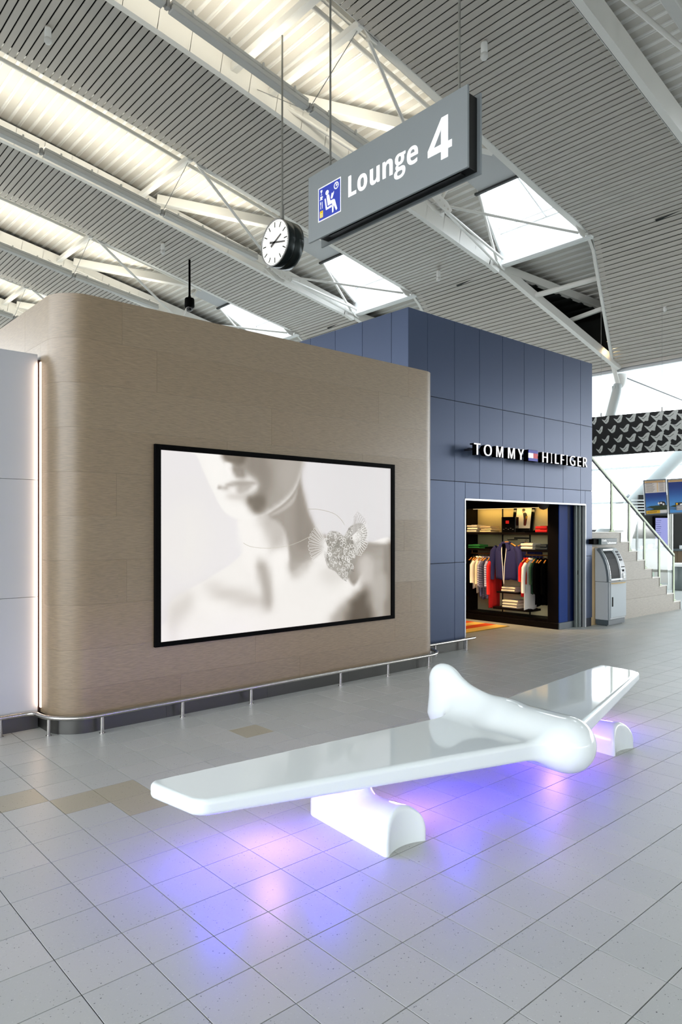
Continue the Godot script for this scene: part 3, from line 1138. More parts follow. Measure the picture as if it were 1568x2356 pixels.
	q.call([0.123, -0.013, 0.128, 0.019, 0.158, 0.12, 0.189, 0.218, 0.217, 0.295, 0.247, 0.336, 0.297, 0.359, 0.347, 0.35, 0.405, 0.316, 0.465, 0.261, 0.509, 0.191, 0.534, 0.122, 0.547, 0.035, 0.55, -0.068], 0.992, 1.00, 4)
	q.call([0.291, -0.035, 0.55, -0.068, 0.545, 0.052, 0.53, 0.122, 0.502, 0.192, 0.453, 0.261, 0.4, 0.31, 0.359, 0.327, 0.338, 0.282, 0.353, 0.201, 0.365, 0.135, 0.313, 0.091, 0.286, 0.053], 0.660, 1.00, 12)
	q.call([0.308, -0.021, 0.394, 0.001, 0.417, 0.098, 0.405, 0.198, 0.382, 0.281, 0.359, 0.273, 0.365, 0.151, 0.313, 0.075], 0.550, 0.80, 20)
	q.call([0.453, 0.011, 0.534, 0.002, 0.528, 0.105, 0.49, 0.192, 0.453, 0.178], 0.730, 0.60, 22)
	q.call([0.308, 0.227, 0.37, 0.208, 0.394, 0.256, 0.365, 0.317, 0.325, 0.299], 0.450, 0.90, 14)
	q.call([0.237, 0.286, 0.313, 0.275, 0.313, 0.344, 0.258, 0.336], 0.990, 0.80, 16)
	q.call([0.217, -0.018, 0.308, -0.029, 0.308, 0.027, 0.28, 0.062, 0.254, 0.046, 0.226, 0.033], 0.450, 0.90, 9)
	q.call([0.228, 0.044, 0.254, 0.049, 0.26, 0.092, 0.242, 0.105], 1.000, 0.95, 6)
	q.call([0.258, 0.056, 0.297, 0.052, 0.313, 0.115, 0.28, 0.125, 0.264, 0.103], 0.550, 0.85, 9)
	q.call([0.228, 0.174, 0.247, 0.153, 0.278, 0.138, 0.308, 0.133, 0.357, 0.148, 0.308, 0.174, 0.258, 0.19], 0.640, 0.80, 7)
	q.call([0.205, 0.175, 0.217, 0.171, 0.231, 0.176, 0.258, 0.184, 0.247, 0.194, 0.217, 0.193], 0.660, 0.60, 6)
	q.call([0.239, 0.179, 0.278, 0.17, 0.286, 0.205, 0.258, 0.219], 0.990, 0.85, 7)
	q.call([0.278, 0.17, 0.336, 0.161, 0.313, 0.203, 0.28, 0.214], 0.700, 0.75, 8)
	q.call([0.231, 0.22, 0.302, 0.213, 0.308, 0.243, 0.258, 0.246], 0.800, 0.80, 12)
	q.call([0.153, 0.029, 0.217, 0.021, 0.217, 0.146, 0.189, 0.179], 1.000, 0.70, 16)
	q.call([0.202, 0.179, 0.212, 0.172, 0.213, 0.187, 0.205, 0.191], 0.600, 0.70, 5)
	im.resize(1536, 896, Image.INTERPOLATE_CUBIC)
	W = 1536
	H = 896
	# the cord and the lace heart
	var cv := func(a: Array) -> PackedVector2Array:
		var c := Curve2D.new()
		var n := a.size() / 2
		for i in n:
			var d := Vector2.ZERO
			if i > 0 and i < n - 1:
				d = (Vector2(a[i * 2 + 2], a[i * 2 + 3]) - Vector2(a[i * 2 - 2], a[i * 2 - 1])) * 0.18
			c.add_point(Vector2(a[i * 2] * W, a[i * 2 + 1] * H), -d * Vector2(W, H), d * Vector2(W, H))
		return c.tessellate(4, 3)
	stroke(im, cv.call([0.302, 0.492, 0.336, 0.515, 0.405, 0.525, 0.478, 0.516, 0.54, 0.489, 0.60, 0.45]), 2.0, Color(0.80, 0.78, 0.72))
	stroke(im, cv.call([0.574, 0.291, 0.631, 0.291, 0.699, 0.314, 0.734, 0.349, 0.753, 0.385]), 2.4, Color(0.70, 0.67, 0.60))
	var lace := Color(0.93, 0.92, 0.90)
	var shade := Color(0.62, 0.60, 0.565)
	var heart := PackedVector2Array()
	var ha := [0.672, 0.438, 0.72, 0.43, 0.751, 0.457, 0.784, 0.394, 0.843, 0.375, 0.87, 0.449, 0.828, 0.559, 0.806, 0.632, 0.777, 0.721, 0.748, 0.737, 0.706, 0.68, 0.672, 0.651, 0.652, 0.553]
	for i in range(0, ha.size(), 2):
		ha[i] *= W
		ha[i + 1] *= H
	heart = smooth_poly(ha)
	paint(im, heart, shade, 0.8, 4)
	var r := RandomNumberGenerator.new()
	r.seed = 11
	for n in 420:   # a filigree of little rings and threads filling the heart
		var c := Vector2(r.randf_range(0.65, 0.87) * W, r.randf_range(0.38, 0.74) * H)
		if not Geometry2D.is_point_in_polygon(c, heart):
			continue
		var rad := r.randf_range(4.0, 14.0)
		var tone := r.randf()
		var col := Color(0.95, 0.94, 0.92) if tone < 0.66 else (Color(0.80, 0.79, 0.76) if tone < 0.85 else Color(0.46, 0.44, 0.41))
		if r.randf() < 0.7:
			stroke(im, ellipse(c.x, c.y, rad, rad * r.randf_range(0.6, 1.0), r.randf() * 3.0, 12), 2.0, col)
		else:
			stroke(im, PackedVector2Array([c, c + Vector2(r.randf_range(-26, 26), r.randf_range(-26, 26))]), 2.0, col)
	var fans := [[0.670, 0.525, [0.628, 0.385, 0.612, 0.395, 0.583, 0.455, 0.578, 0.524, 0.596, 0.603, 0.640, 0.664, 0.655, 0.655], 17], [0.794, 0.457, [0.805, 0.33, 0.823, 0.300, 0.858, 0.347, 0.880, 0.430, 0.873, 0.523, 0.835, 0.588, 0.815, 0.58], 23]]
	for w in fans:   # two fans of loops like wings
		var base := Vector2(w[0] * W, w[1] * H)
		var tips := Curve2D.new()
		for i in range(0, w[2].size(), 2):
			tips.add_point(Vector2(w[2][i] * W, w[2][i + 1] * H))
		for i in w[3]:
			var f: float = float(i) / (w[3] - 1)
			var tip := tips.sample_baked(f * tips.get_baked_length(), true)
			var d := (tip - base).normalized()
			var side := Vector2(-d.y, d.x) * 6.5
			var c := Curve2D.new()
			c.add_point(base)
			c.add_point(tip - side - d * 6, Vector2.ZERO, d * 9)
			c.add_point(tip + side - d * 6, d * 9)
			c.add_point(base)
			stroke(im, c.tessellate(3, 3), 2.0, lace if w[0] < 0.7 or f > 0.35 else Color(0.74, 0.72, 0.70))
	im.convert(Image.FORMAT_RGB8)
	return im

func place_text(tm: TextMesh, called: String, m: Material, parent: Node, o: Vector3, right: Vector3, x0: float, x1: float, y0: float, y1: float) -> MeshInstance3D:
	var bb := tm.get_aabb()
	var n := right.cross(Vector3.UP)
	var sx := (x1 - x0) / bb.size.x
	var sy := (y1 - y0) / bb.size.y
	var mi := obj(called, tm, m, parent)
	mi.transform = Transform3D(Basis(right * sx, Vector3.UP * sy, n), o + right * (x0 - bb.position.x * sx) + Vector3.UP * (y0 - bb.position.y * sy) - n * (bb.position.z + bb.size.z / 2))
	return mi

func make_shop() -> void:
	var z := -6.70
	var x0 := 7.24
	var x1 := 12.33
	var top := 4.955
	var o := thing("wall_shop", "tall box clad in blue metal panels, the clothes shop beside the pavilion", "wall", Vector3.ZERO, 0, "", "structure")
	var s := st()   # the shell: front pieces round the doorway, sides, back, roof
	span(s, Vector3(x0 + 0.012, 0.0, z - 0.15), Vector3(8.5, top - 0.01, z - 0.012))
	span(s, Vector3(12.08, 0.0, z - 0.15), Vector3(x1 - 0.012, top - 0.01, z - 0.012))
	span(s, Vector3(8.5, 2.3, z - 0.15), Vector3(12.08, top - 0.01, z - 0.012))
	span(s, Vector3(x0 + 0.012, 0.0, -12.2), Vector3(x0 + 0.16, top - 0.01, z - 0.15))
	span(s, Vector3(x1 - 0.15, 0.0, -12.2), Vector3(x1, top - 0.01, z - 0.15))
	span(s, Vector3(x0, 0.0, -12.35), Vector3(x1, top - 0.01, -12.2))
	span(s, Vector3(x0 + 0.1, top - 0.2, -12.2), Vector3(x1 - 0.1, top - 0.05, z - 0.1))
	obj("shell", s, M.navy, o)
	s = st()
	span(s, Vector3(x0 + 0.17, 2.6, -9.4), Vector3(x1 - 0.16, 2.7, z - 0.16))
	span(s, Vector3(x0 + 0.17, 0.0, -9.5), Vector3(x1 - 0.16, 2.6, -9.4))
	span(s, Vector3(x0 + 0.17, 0.0, -9.4), Vector3(x0 + 0.22, 2.6, z - 0.16))
	obj("lining", s, M.espresso, o)
	var xs := [x0, 7.65, 8.26, 8.867, 9.474, 10.085, 10.693, 11.305, 11.905, x1]
	var ys := [0.16, 1.326, 2.547, 3.756, top]
	var d0 := 8.515
	var d1 := 12.072
	var dt := 2.288
	var g := 0.003
	for i in xs.size() - 1:
		for j in ys.size() - 1:
			var parts := []
			var a: float = xs[i]
			var b: float = xs[i + 1]
			var c: float = ys[j]
			var d: float = ys[j + 1]
			if c >= dt or b <= d0 or a >= d1:
				parts = [[a, b, c, d]]
			else:
				if a < d0:
					parts.append([a, d0, c, d])
				if b > d1:
					parts.append([d1, b, c, d])
				if d > dt:
					parts.append([maxf(a, d0), minf(b, d1), dt, d])
			for p in parts:
				s = st()
				span(s, Vector3(p[0] + g, p[2] + g, z - 0.012), Vector3(p[1] - g, p[3] - g, z), 0.0025)
				obj("panel", s, M.blue[(i * 3 + j * 2) % 3], o)
	var zs := [z, -7.03, -7.64, -8.255, -8.87, -9.48, -10.09, -10.7, -11.31, -11.92, -12.3]
	for i in zs.size() - 1:
		for j in ys.size() - 1:
			s = st()
			span(s, Vector3(x0, ys[j] + g, zs[i + 1] + g), Vector3(x0 + 0.012, ys[j + 1] - g, zs[i] - g), 0.0025)
			obj("panel", s, M.blue[(i + j) % 3], o)
	s = st()
	span(s, Vector3(x0 + 0.04, 0.0, z - 0.05), Vector3(d0, 0.15, z - 0.004))
	span(s, Vector3(d1, 0.0, z - 0.05), Vector3(x1 - 0.02, 0.15, z - 0.02))
	obj("plinth", s, M.plinth, o)
	# bright door trim and the dark guide channel at the right jamb
	s = st()
	span(s, Vector3(d0 - 0.018, 0.0, z - 0.06), Vector3(d0 + 0.006, dt + 0.008, z + 0.008), 0.003)
	span(s, Vector3(d0, dt - 0.02, z - 0.06), Vector3(d1, dt + 0.012, z + 0.008), 0.003)
	span(s, Vector3(d1 - 0.006, 0.0, z - 0.06), Vector3(d1 + 0.02, dt + 0.008, z + 0.008), 0.003)
	obj("door_trim", s, M.trimsteel, o)
	s = st()
	span(s, Vector3(11.97, 0.0, z - 0.145), Vector3(12.04, 2.27, z - 0.06), 0.004)
	span(s, Vector3(11.9, 0.0, z - 0.13), Vector3(11.965, 2.27, z - 0.09))
	for i in 6:
		bx(s, Vector3(11.968, 0.25 + i * 0.36, z - 0.1), Vector3(0.008, 0.02, 0.02))
	obj("guide_channel", s, M.guide, o)
	s = st()
	span(s, Vector3(11.96, 0.98, z - 0.115), Vector3(11.97, 1.06, z - 0.085))
	obj("latch", s, M.black, o)
	var r := thing("bumper_rail", "short straight steel floor rail under the blue shop wall, left of the doorway", "rail")
	s = st()
	tube(s, [Vector3(7.45, 0.165, -6.62), Vector3(8.62, 0.165, -6.62), Vector3(8.66, 0.165, -6.635)], 0.02, 14)
	obj("handrail", s, M.steelrail, r)
	for x in [7.72, 8.44]:
		s = st()
		rail_post(s, x, -6.62)
		obj("post", s, M.steelrail, r)
	make_shop_sign(z)
	make_interior()

func make_shop_sign(z: float) -> void:
	var o := thing("shop_sign", "row of black-sided letters with lit white faces and a flag on blue wall", "sign")
	var zf := z + 0.24
	# letter, left and right edge in metres along the wall
	var L := [["T", 8.418, 8.566], ["O", 8.658, 8.848], ["M", 8.97, 9.14], ["M", 9.279, 9.455], ["Y", 9.546, 9.709], ["H", 10.253, 10.411], ["I", 10.514, 10.542], ["L", 10.64, 10.749], ["F", 10.819, 10.924], ["I", 11.004, 11.037], ["G", 11.116, 11.29], ["E", 11.378, 11.487], ["R", 11.566, 11.7]]
	var y0 := 2.945
	var y1 := 3.115
	for q in L:
		var tm := text_mesh(q[0], 0.25, 0.08)
		var mi := place_text(tm, "letter", M.black, o, Vector3(0, 0, zf - 0.04), Vector3.RIGHT, q[1], q[2], y0, y1)
		var f := text_mesh(q[0], 0.25, 0.012)
		var fm := place_text(f, "lit_face", M.letterface, mi, Vector3(0, 0, zf + 0.002), Vector3.RIGHT, q[1], q[2], y0, y1)
		fm.transform = mi.transform.affine_inverse() * fm.transform
	var s := st()
	span(s, Vector3(9.835, y0 - 0.005, zf - 0.09), Vector3(10.113, y1 + 0.01, zf), 0.002)
	obj("flag_box", s, M.black, o)
	var fx0 := 9.842
	var fx1 := 10.106
	for p in [[0.0, 1.0, 0.72, 1.0, M.flagblue], [0.0, 1.0, 0.0, 0.26, M.flagblue], [0.0, 0.5, 0.26, 0.72, M.letterface], [0.5, 1.0, 0.26, 0.72, M.flagred]]:
		s = st()
		span(s, Vector3(lerpf(fx0, fx1, p[0]), lerpf(y0, y1 + 0.005, p[2]), zf), Vector3(lerpf(fx0, fx1, p[1]), lerpf(y0, y1 + 0.005, p[3]), zf + 0.006))
		obj("flag_stripe", s, p[4], o)
	s = st()
	span(s, Vector3(8.4, 3.02, zf - 0.11), Vector3(11.7, 3.05, zf - 0.08))
	for x in [8.5, 9.2, 9.95, 10.6, 11.2, 11.63]:
		bx(s, Vector3(x, 3.035, (z + zf - 0.1) / 2), Vector3(0.03, 0.03, zf - 0.1 - z))
	obj("mounting_bar", s, M.navy, o)
	var a := AreaLight3D.new()
	a.area_size = Vector2(3.3, 0.12)
	a.light_color = Color(0.9, 0.95, 1.0)
	a.light_energy = 0.06
	a.shadow_enabled = true
	put(a, "sign_lamp", o)
	a.position = Vector3(9.9, 3.04, zf + 0.03)
	a.rotation.y = PI

# ---------------------------------------------------------------- hanging sign, clock, cameras
func pictogram() -> Image:
	var n := 256
	var im := Image.create(n, n, false, Image.FORMAT_RGBA8)
	im.fill(Color(1, 1, 1))
	im.fill_rect(Rect2i(8, 8, 240, 240), Color(0.16, 0.24, 0.68))
	var w := Color(1, 1, 1)
	var b := Color(0.16, 0.24, 0.68)
	var q := func(a: Array, c: Color) -> void:
		var out := PackedVector2Array()
		for i in range(0, a.size(), 2):
			out.append(Vector2(a[i], a[i + 1]) * n)
		paint(im, out, c, 1.0)
	paint(im, ellipse(0.40 * n, 0.245 * n, 0.072 * n, 0.072 * n), w, 1.0)
	q.call([0.375, 0.345, 0.40, 0.325, 0.45, 0.32, 0.49, 0.335, 0.545, 0.53, 0.70, 0.535, 0.735, 0.56, 0.845, 0.86, 0.79, 0.90, 0.69, 0.70, 0.675, 0.90, 0.615, 0.91, 0.62, 0.635, 0.43, 0.645], w)
	q.call([0.285, 0.40, 0.335, 0.39, 0.40, 0.685, 0.60, 0.665, 0.60, 0.735, 0.345, 0.745], w)
	q.call([0.56, 0.45, 0.60, 0.325, 0.645, 0.345, 0.705, 0.30, 0.695, 0.37, 0.63, 0.495, 0.575, 0.49], w)
	paint(im, ellipse(0.80 * n, 0.18 * n, 0.105 * n, 0.105 * n), w, 1.0)
	paint(im, ellipse(0.80 * n, 0.18 * n, 0.072 * n, 0.072 * n), b, 1.0)
	q.call([0.78, 0.11, 0.81, 0.11, 0.812, 0.165, 0.85, 0.15, 0.86, 0.17, 0.80, 0.21, 0.78, 0.205], w)
	q.call([0.10, 0.085, 0.19, 0.085, 0.185, 0.14, 0.155, 0.165, 0.152, 0.215, 0.18, 0.225, 0.18, 0.24, 0.11, 0.24, 0.11, 0.225, 0.138, 0.215, 0.135, 0.165, 0.105, 0.14], w)
	q.call([0.09, 0.275, 0.18, 0.275, 0.21, 0.285, 0.21, 0.315, 0.18, 0.325, 0.17, 0.35, 0.20, 0.36, 0.20, 0.375, 0.07, 0.375, 0.07, 0.36, 0.10, 0.35], w)
	q.call([0.09, 0.43, 0.13, 0.43, 0.13, 0.50, 0.12, 0.52, 0.125, 0.64, 0.10, 0.64, 0.105, 0.52, 0.09, 0.50], w)
	q.call([0.17, 0.43, 0.195, 0.44, 0.20, 0.64, 0.175, 0.64], w)
	q.call([0.075, 0.70, 0.215, 0.70, 0.215, 0.90, 0.075, 0.90], Color(0.98, 0.82, 0.1))
	q.call([0.09, 0.775, 0.20, 0.775, 0.20, 0.885, 0.09, 0.885], Color(0.95, 0.9, 0.6))
	for i in 9:
		im.fill_rect(Rect2i(30 + (i % 3) * 7, 202 + (i / 3) * 9, 4, 5), Color(0.5, 0.4, 0.1))
	q.call([0.12, 0.73, 0.17, 0.72, 0.17, 0.745, 0.12, 0.75], Color(0.3, 0.25, 0.1))
	im.convert(Image.FORMAT_RGB8)
	return im

func make_hanging_sign() -> void:
	var o := thing("hanging_sign", "large grey double-sided sign reading Lounge 4 hung on thin rods", "sign")
	var x := 6.79
	var s := st()
	span(s, Vector3(x, 6.23, -8.37), Vector3(x + 0.035, 7.237, -5.308), 0.004)
	obj("front_panel", s, M.signgrey, o)
	s = st()
	span(s, Vector3(x + 0.255, 6.23, -8.37), Vector3(x + 0.285, 7.237, -5.308), 0.004)
	obj("rear_panel", s, M.signgrey, o)
	s = st()
	span(s, Vector3(x + 0.035, 6.27, -8.2), Vector3(x + 0.255, 7.19, -5.36), 0.004)
	span(s, Vector3(x + 0.1, 6.255, -8.0), Vector3(x + 0.2, 6.27, -5.5))
	obj("core", s, M.signblack, o)
	s = SurfaceTool.new()
	s.begin(Mesh.PRIMITIVE_TRIANGLES)
	var za := -8.129
	var zb := -7.613
	uvquad(s, [Vector3(x - 0.003, 6.468, za), Vector3(x - 0.003, 6.468, zb), Vector3(x - 0.003, 6.977, zb), Vector3(x - 0.003, 6.977, za)], [Vector2(0, 1), Vector2(1, 1), Vector2(1, 0), Vector2(0, 0)])
	var m := mat(Color.WHITE, 0.4)
	m.albedo_texture = tex_of(pictogram())
	m.emission_enabled = true
	m.emission_texture = m.albedo_texture
	m.emission_energy_multiplier = 0.8
	m.texture_repeat = false
	obj("pictogram", s, m, o)
	var R := Vector3(0, 0, 1)
	place_text(text_mesh("Lounge", 0.3, 0.004, true), "lettering", M.signwhite, o, Vector3(x - 0.002, 0, 0), R, -7.453, -6.112, 6.51, 6.912)
	place_text(text_mesh("4", 0.5, 0.004, true), "lettering", M.signwhite, o, Vector3(x - 0.002, 0, 0), R, -5.942, -5.55, 6.472, 7.0)
	for z in [-8.02, -5.55]:
		s = st()
		tube(s, [Vector3(x + 0.145, 7.19, z), Vector3(x + 0.145, vault(x + 0.145) + (0.06 if z < -8.1 or z > -5.4 else 0.0), z)], 0.016, 10)
		obj("rod", s, M.rod, o)
	var a := AreaLight3D.new()
	a.area_size = Vector2(2.8, 0.4)
	a.light_energy = 0.01
	a.shadow_enabled = true
	put(a, "sign_lamp", o)
	a.position = Vector3(x - 0.02, 6.7, -6.8)
	a.rotation.y = PI / 2

func make_clock() -> void:
	var c := Vector3(6.85, 6.556, -9.33)
	var o := thing("clock", "round double-faced station clock hung on a long thin rod, its hands near thirteen past two", "clock", c)
	o.scale = Vector3.ONE * 1.0285
	var b := Basis(Vector3(0, 0, 1), Vector3.UP, Vector3(-1, 0, 0))   # local x = right on the face, z = towards the viewer's side
	var s := st()
	lathe(s, [Vector2(0.0, -0.16), Vector2(0.355, -0.16), Vector2(0.372, -0.15), Vector2(0.375, -0.01)], 56, Vector3(0.16, 0, 0), b)
	lathe(s, [Vector2(0.375, -0.01), Vector2(0.36, 0.0), Vector2(0.36, 0.012), Vector2(0.372, 0.022), Vector2(0.375, 0.03), Vector2(0.375, 0.14), Vector2(0.368, 0.15)], 56, Vector3(0.16, 0, 0), b)
	obj("drum", s, M.clockbody, o)
	s = st()
	lathe(s, [Vector2(0.37, 0.145), Vector2(0.37, 0.162), Vector2(0.352, 0.162), Vector2(0.35, 0.15)], 56, Vector3(0.16, 0, 0), b)
	obj("bezel", s, M.bezel, o)
	s = st()
	lathe(s, [Vector2(0.352, 0.15), Vector2(0.0, 0.1501)], 48, Vector3(0.16, 0, 0), b, false)
	var dial := obj("dial", s, M.dial, o)
	var marks := st()
	for i in 60:
		s = st()
		var a := TAU * i / 60
		var r := Vector2(sin(a), cos(a))
		var big := i % 5 == 0
		var len_ := 0.085 if big else 0.012
		var mid := r * (0.325 - len_ / 2 if big else 0.33)
		bx(s if big else marks, Vector3(0.0065, 0, 0) + b * Vector3(mid.x, mid.y, 0), Vector3(0.004, len_, 0.018 if big else 0.007), 0, Basis(Vector3.RIGHT, 0) * Basis(b.z, Vector3(0, r.y, r.x), b.z.cross(Vector3(0, r.y, r.x))))
		if big:
			obj("hour_mark", s, M.clockmark, dial)
	obj("minute_marks", marks, M.clockmark, dial).set_meta("kind", "stuff")
	for h in [[64.0, 0.195, -0.105, 0.03], [102.5, 0.285, -0.13, 0.026]]:
		s = st()
		var a := deg_to_rad(h[0])
		var r := Vector3(0, cos(a), sin(a))
		var q := Vector3(0, -sin(a), cos(a))
		prism(s, pv([-h[3] * 0.72, h[2], h[3] * 0.72, h[2], h[3] * 0.42, h[1], -h[3] * 0.42, h[1]]), 0.004, Vector3(0.0, 0, 0), Basis(q, r, Vector3(-1, 0, 0)))
		obj("hand", s, M.clockhand, dial)
	s = st()
	tube(s, [Vector3(0.08, 0.37, 0.1), Vector3(0.08, 3.3, 0.1)], 0.016, 10)
	bx(s, Vector3(0.08, 0.47, 0.1), Vector3(0.05, 0.22, 0.05), 0.006)
	obj("rod", s, M.rod, o)

func make_detectors() -> void:
	for d in [[4.204, 10.37, -12.22, "on the slatted ceiling at the top left corner"], [9.107, 9.57, -6.79, "on the slatted ceiling above the right end of the lounge sign"], [14.151, 8.62, -12.02, "on the slatted ceiling above the blue shop box"], [9.034, 9.58, -17.41, "on the slatted ceiling left of the black dome camera"], [17.15, 7.37, -7.43, "far right, low on the slatted ceiling near the eave"]]:
		var small: bool = d[0] > 17
		var o := thing("ceiling_detector", "small white cylindrical detector " + d[3], "detector", Vector3(d[0], d[1], d[2]), 0, "ceiling detectors")
		var b := Basis(Vector3(1, 0, 0), -PI / 2)
		var s := st()
		tube(s, [Vector3(0, 0.02, 0), Vector3(0, -0.02, 0)], 0.05, 12)
		obj("base", s, M.slat[0], o)
		s = st()
		var k := 0.7 if small else 1.0
		lathe(s, [Vector2(0.0, 0.0), Vector2(0.05 * k, 0.0), Vector2(0.055 * k, -0.02), Vector2(0.055 * k, -0.16), Vector2(0.05 * k, -0.17)], 20, Vector3.ZERO, b)
		obj("housing", s, M.white, o)
		s = st()
		lathe(s, [Vector2(0.05 * k, -0.17), Vector2(0.062 * k, -0.18), Vector2(0.062 * k, -0.23), Vector2(0.04 * k, -0.265), Vector2(0.0, -0.27)], 20, Vector3.ZERO, b)
		obj("sensor_cap", s, M.trim, o)
	var o := thing("dome_camera", "black dome camera hung on a black rod above the wood-clad pavilion", "camera", Vector3(9.93, 0, -17.55))
	var s := st()
	tube(s, [Vector3(0, 9.42, 0), Vector3(0, 8.42, 0), Vector3(0, 8.4, 0), Vector3(0, 8.33, 0)], [0.03, 0.03, 0.035, 0.05], 12)
	obj("rod", s, M.black, o)
	s = st()
	var b := Basis(Vector3(1, 0, 0), -PI / 2)
	lathe(s, [Vector2(0.0, 8.34), Vector2(0.12, 8.33), Vector2(0.135, 8.3), Vector2(0.14, 8.1), Vector2(0.12, 8.07), Vector2(0.0, 8.07)], 24, Vector3.ZERO, b)
	obj("housing", s, M.black, o)
	s = st()
	lathe(s, [Vector2(0.095, 8.07), Vector2(0.09, 8.02), Vector2(0.06, 7.98), Vector2(0.0, 7.965)], 24, Vector3.ZERO, b)
	obj("dome", s, M.blackgloss, o)

# ---------------------------------------------------------------- the clothes shop inside
const SX := 11.45

func make_interior() -> void:
	var o := thing("shelving_unit", "dark brown wall shelving with lit cream back panels along the right side of the shop", "shelves")
	var s := st()
	span(s, Vector3(11.4, 0.0, -9.38), Vector3(11.46, 0.11, -6.86), 0.004)
	span(s, Vector3(11.46, 0.0, -9.38), Vector3(11.95, 0.16, -6.98))
	obj("plinth", s, M.espresso, o)
	s = st()
	span(s, Vector3(11.44, 0.11, -7.1), Vector3(11.95, 2.6, -6.86), 0.004)
	obj("side_panel", s, M.espresso, o)
	s = st()
	span(s, Vector3(11.44, 0.11, -9.38), Vector3(11.95, 2.6, -9.0), 0.004)
	obj("side_panel", s, M.espresso, o)
	s = st()
	span(s, Vector3(11.44, 2.24, -9.0), Vector3(11.62, 2.6, -7.1), 0.004)
	obj("valance", s, M.espresso, o)
	for q in [[-9.0, -8.38], [-8.372, -7.742], [-7.734, -7.1]]:
		for r in [[0.16, 0.9], [0.908, 1.75], [1.758, 2.6]]:
			s = st()
			span(s, Vector3(11.85, r[0], q[0]), Vector3(11.87, r[1], q[1]), 0.002)
			obj("back_panel", s, M.cream, o)
	s = st()
	span(s, Vector3(11.865, 0.1, -9.0), Vector3(11.95, 2.6, -7.0))
	for z in [-8.376, -7.738]:
		span(s, Vector3(11.84, 0.16, z - 0.012), Vector3(11.85, 2.6, z + 0.012))
	obj("upright", s, M.espresso, o)
	for q in [[1.72, 1.765, -9.0, -7.1, 11.45], [1.40, 1.44, -9.0, -8.15, 11.46], [1.40, 1.44, -7.68, -7.1, 11.46], [0.255, 0.295, -8.32, -7.5, 11.44], [0.575, 0.605, -8.25, -7.75, 11.46]]:
		s = st()
		span(s, Vector3(q[4], q[0], q[2]), Vector3(11.85, q[1], q[3]), 0.003)
		obj("shelf", s, M.espresso, o)
	for q in [[-8.98, -8.2], [-7.68, -7.1]]:
		s = st()
		tube(s, [Vector3(11.6, 1.335, q[0]), Vector3(11.6, 1.335, q[1])], 0.014, 10)
		for z in [q[0] + 0.03, q[1] - 0.03]:
			tube(s, [Vector3(11.6, 1.335, z), Vector3(11.6, 1.40, z)], 0.008, 8)
		obj("clothes_rail", s, M.brass, o)
	s = st()
	tube(s, [Vector3(11.52, 1.62, -8.03), Vector3(11.85, 1.62, -8.03)], 0.008, 8)
	tube(s, [Vector3(11.85, 1.65, -8.1), Vector3(11.85, 1.65, -7.76)], 0.012, 8)
	obj("hanging_arm", s, M.black, o)
	s = st()
	span(s, Vector3(11.63, 2.235, -8.95), Vector3(11.66, 2.25, -7.15))
	obj("lamp_tube", s, M.ledshop, o)
	var a := AreaLight3D.new()
	a.area_size = Vector2(1.8, 0.05)
	a.light_color = Color(1.0, 0.83, 0.5)
	a.light_energy = 1.0
	a.shadow_enabled = true
	put(a, "shelf_lamp", o)
	a.position = Vector3(11.68, 2.22, -8.05)
	a.transform.basis = Basis(Vector3(0, 0, 1), Vector3(0.8, 0.6, 0), Vector3(-0.6, 0.8, 0))
	# the blue return wall right of the shelving
	var w := thing("wall_right", "deep blue return wall with a dark base, right of the shop shelving", "wall", Vector3.ZERO, 0, "", "structure")
	s = st()
	span(s, Vector3(11.43, 0.12, -6.87), Vector3(11.72, 2.6, -6.855), 0.002)
	obj("panel", s, M.shopblue, w)
	s = st()
	span(s, Vector3(11.725, 0.12, -6.875), Vector3(11.93, 2.6, -6.858), 0.002)
	obj("panel", s, M.shopnavy, w)
	s = st()
	span(s, Vector3(11.41, 0.0, -6.87), Vector3(11.95, 0.12, -6.84), 0.003)
	obj("base", s, M.slatebase, w)
	# rug
	var g := thing("rug", "orange and yellow striped rug just inside the shop doorway", "rug", Vector3(0, 0.0, 0))
	s = st()
	span(s, Vector3(8.0, 0.001, -9.3), Vector3(11.09, 0.009, -7.68), 0.003)
	obj("border", s, M.rugedge, g)
	for i in 6:
		s = st()
		var z0 := -7.72 - i * 0.255
		span(s, Vector3(8.02, 0.008, z0 - 0.25), Vector3(11.07, 0.0125, z0), 0.002)
		obj("stripe", s, M.rugyellow if i % 2 == 0 else M.rugorange, g)
	var d := thing("dome_camera", "small dark dome fitting under the shop ceiling, right of the framed print", "camera", Vector3(11.3, 2.59, -7.1))
	s = st()
	var b := Basis(Vector3(1, 0, 0), -PI / 2)
	lathe(s, [Vector2(0.0, 0.0), Vector2(0.1, 0.0), Vector2(0.11, -0.28), Vector2(0.1, -0.34), Vector2(0.06, -0.39), Vector2(0.0, -0.41)], 20, Vector3.ZERO, b)
	obj("dome", s, M.darkgrey, d)
	var dl := SpotLight3D.new()
	put(dl, "shop_downlight", d)
	dl.position = Vector3(-1.0, -0.05, -0.9)
	dl.rotation.x = -PI / 2
	dl.spot_angle = 62
	dl.light_color = Color(1.0, 0.8, 0.5)
	dl.light_energy = 9.0
	dl.light_size = 0.08
	dl.shadow_enabled = true
	var e := thing("spotlight", "warm track spotlight bar on the shop ceiling above the hanging clothes", "light", Vector3(10.5, 2.55, -8.1))
	s = st()
	span(s, Vector3(-0.03, 0.0, -0.9), Vector3(0.03, 0.05, 0.9), 0.004)
	obj("track", s, M.black, e)
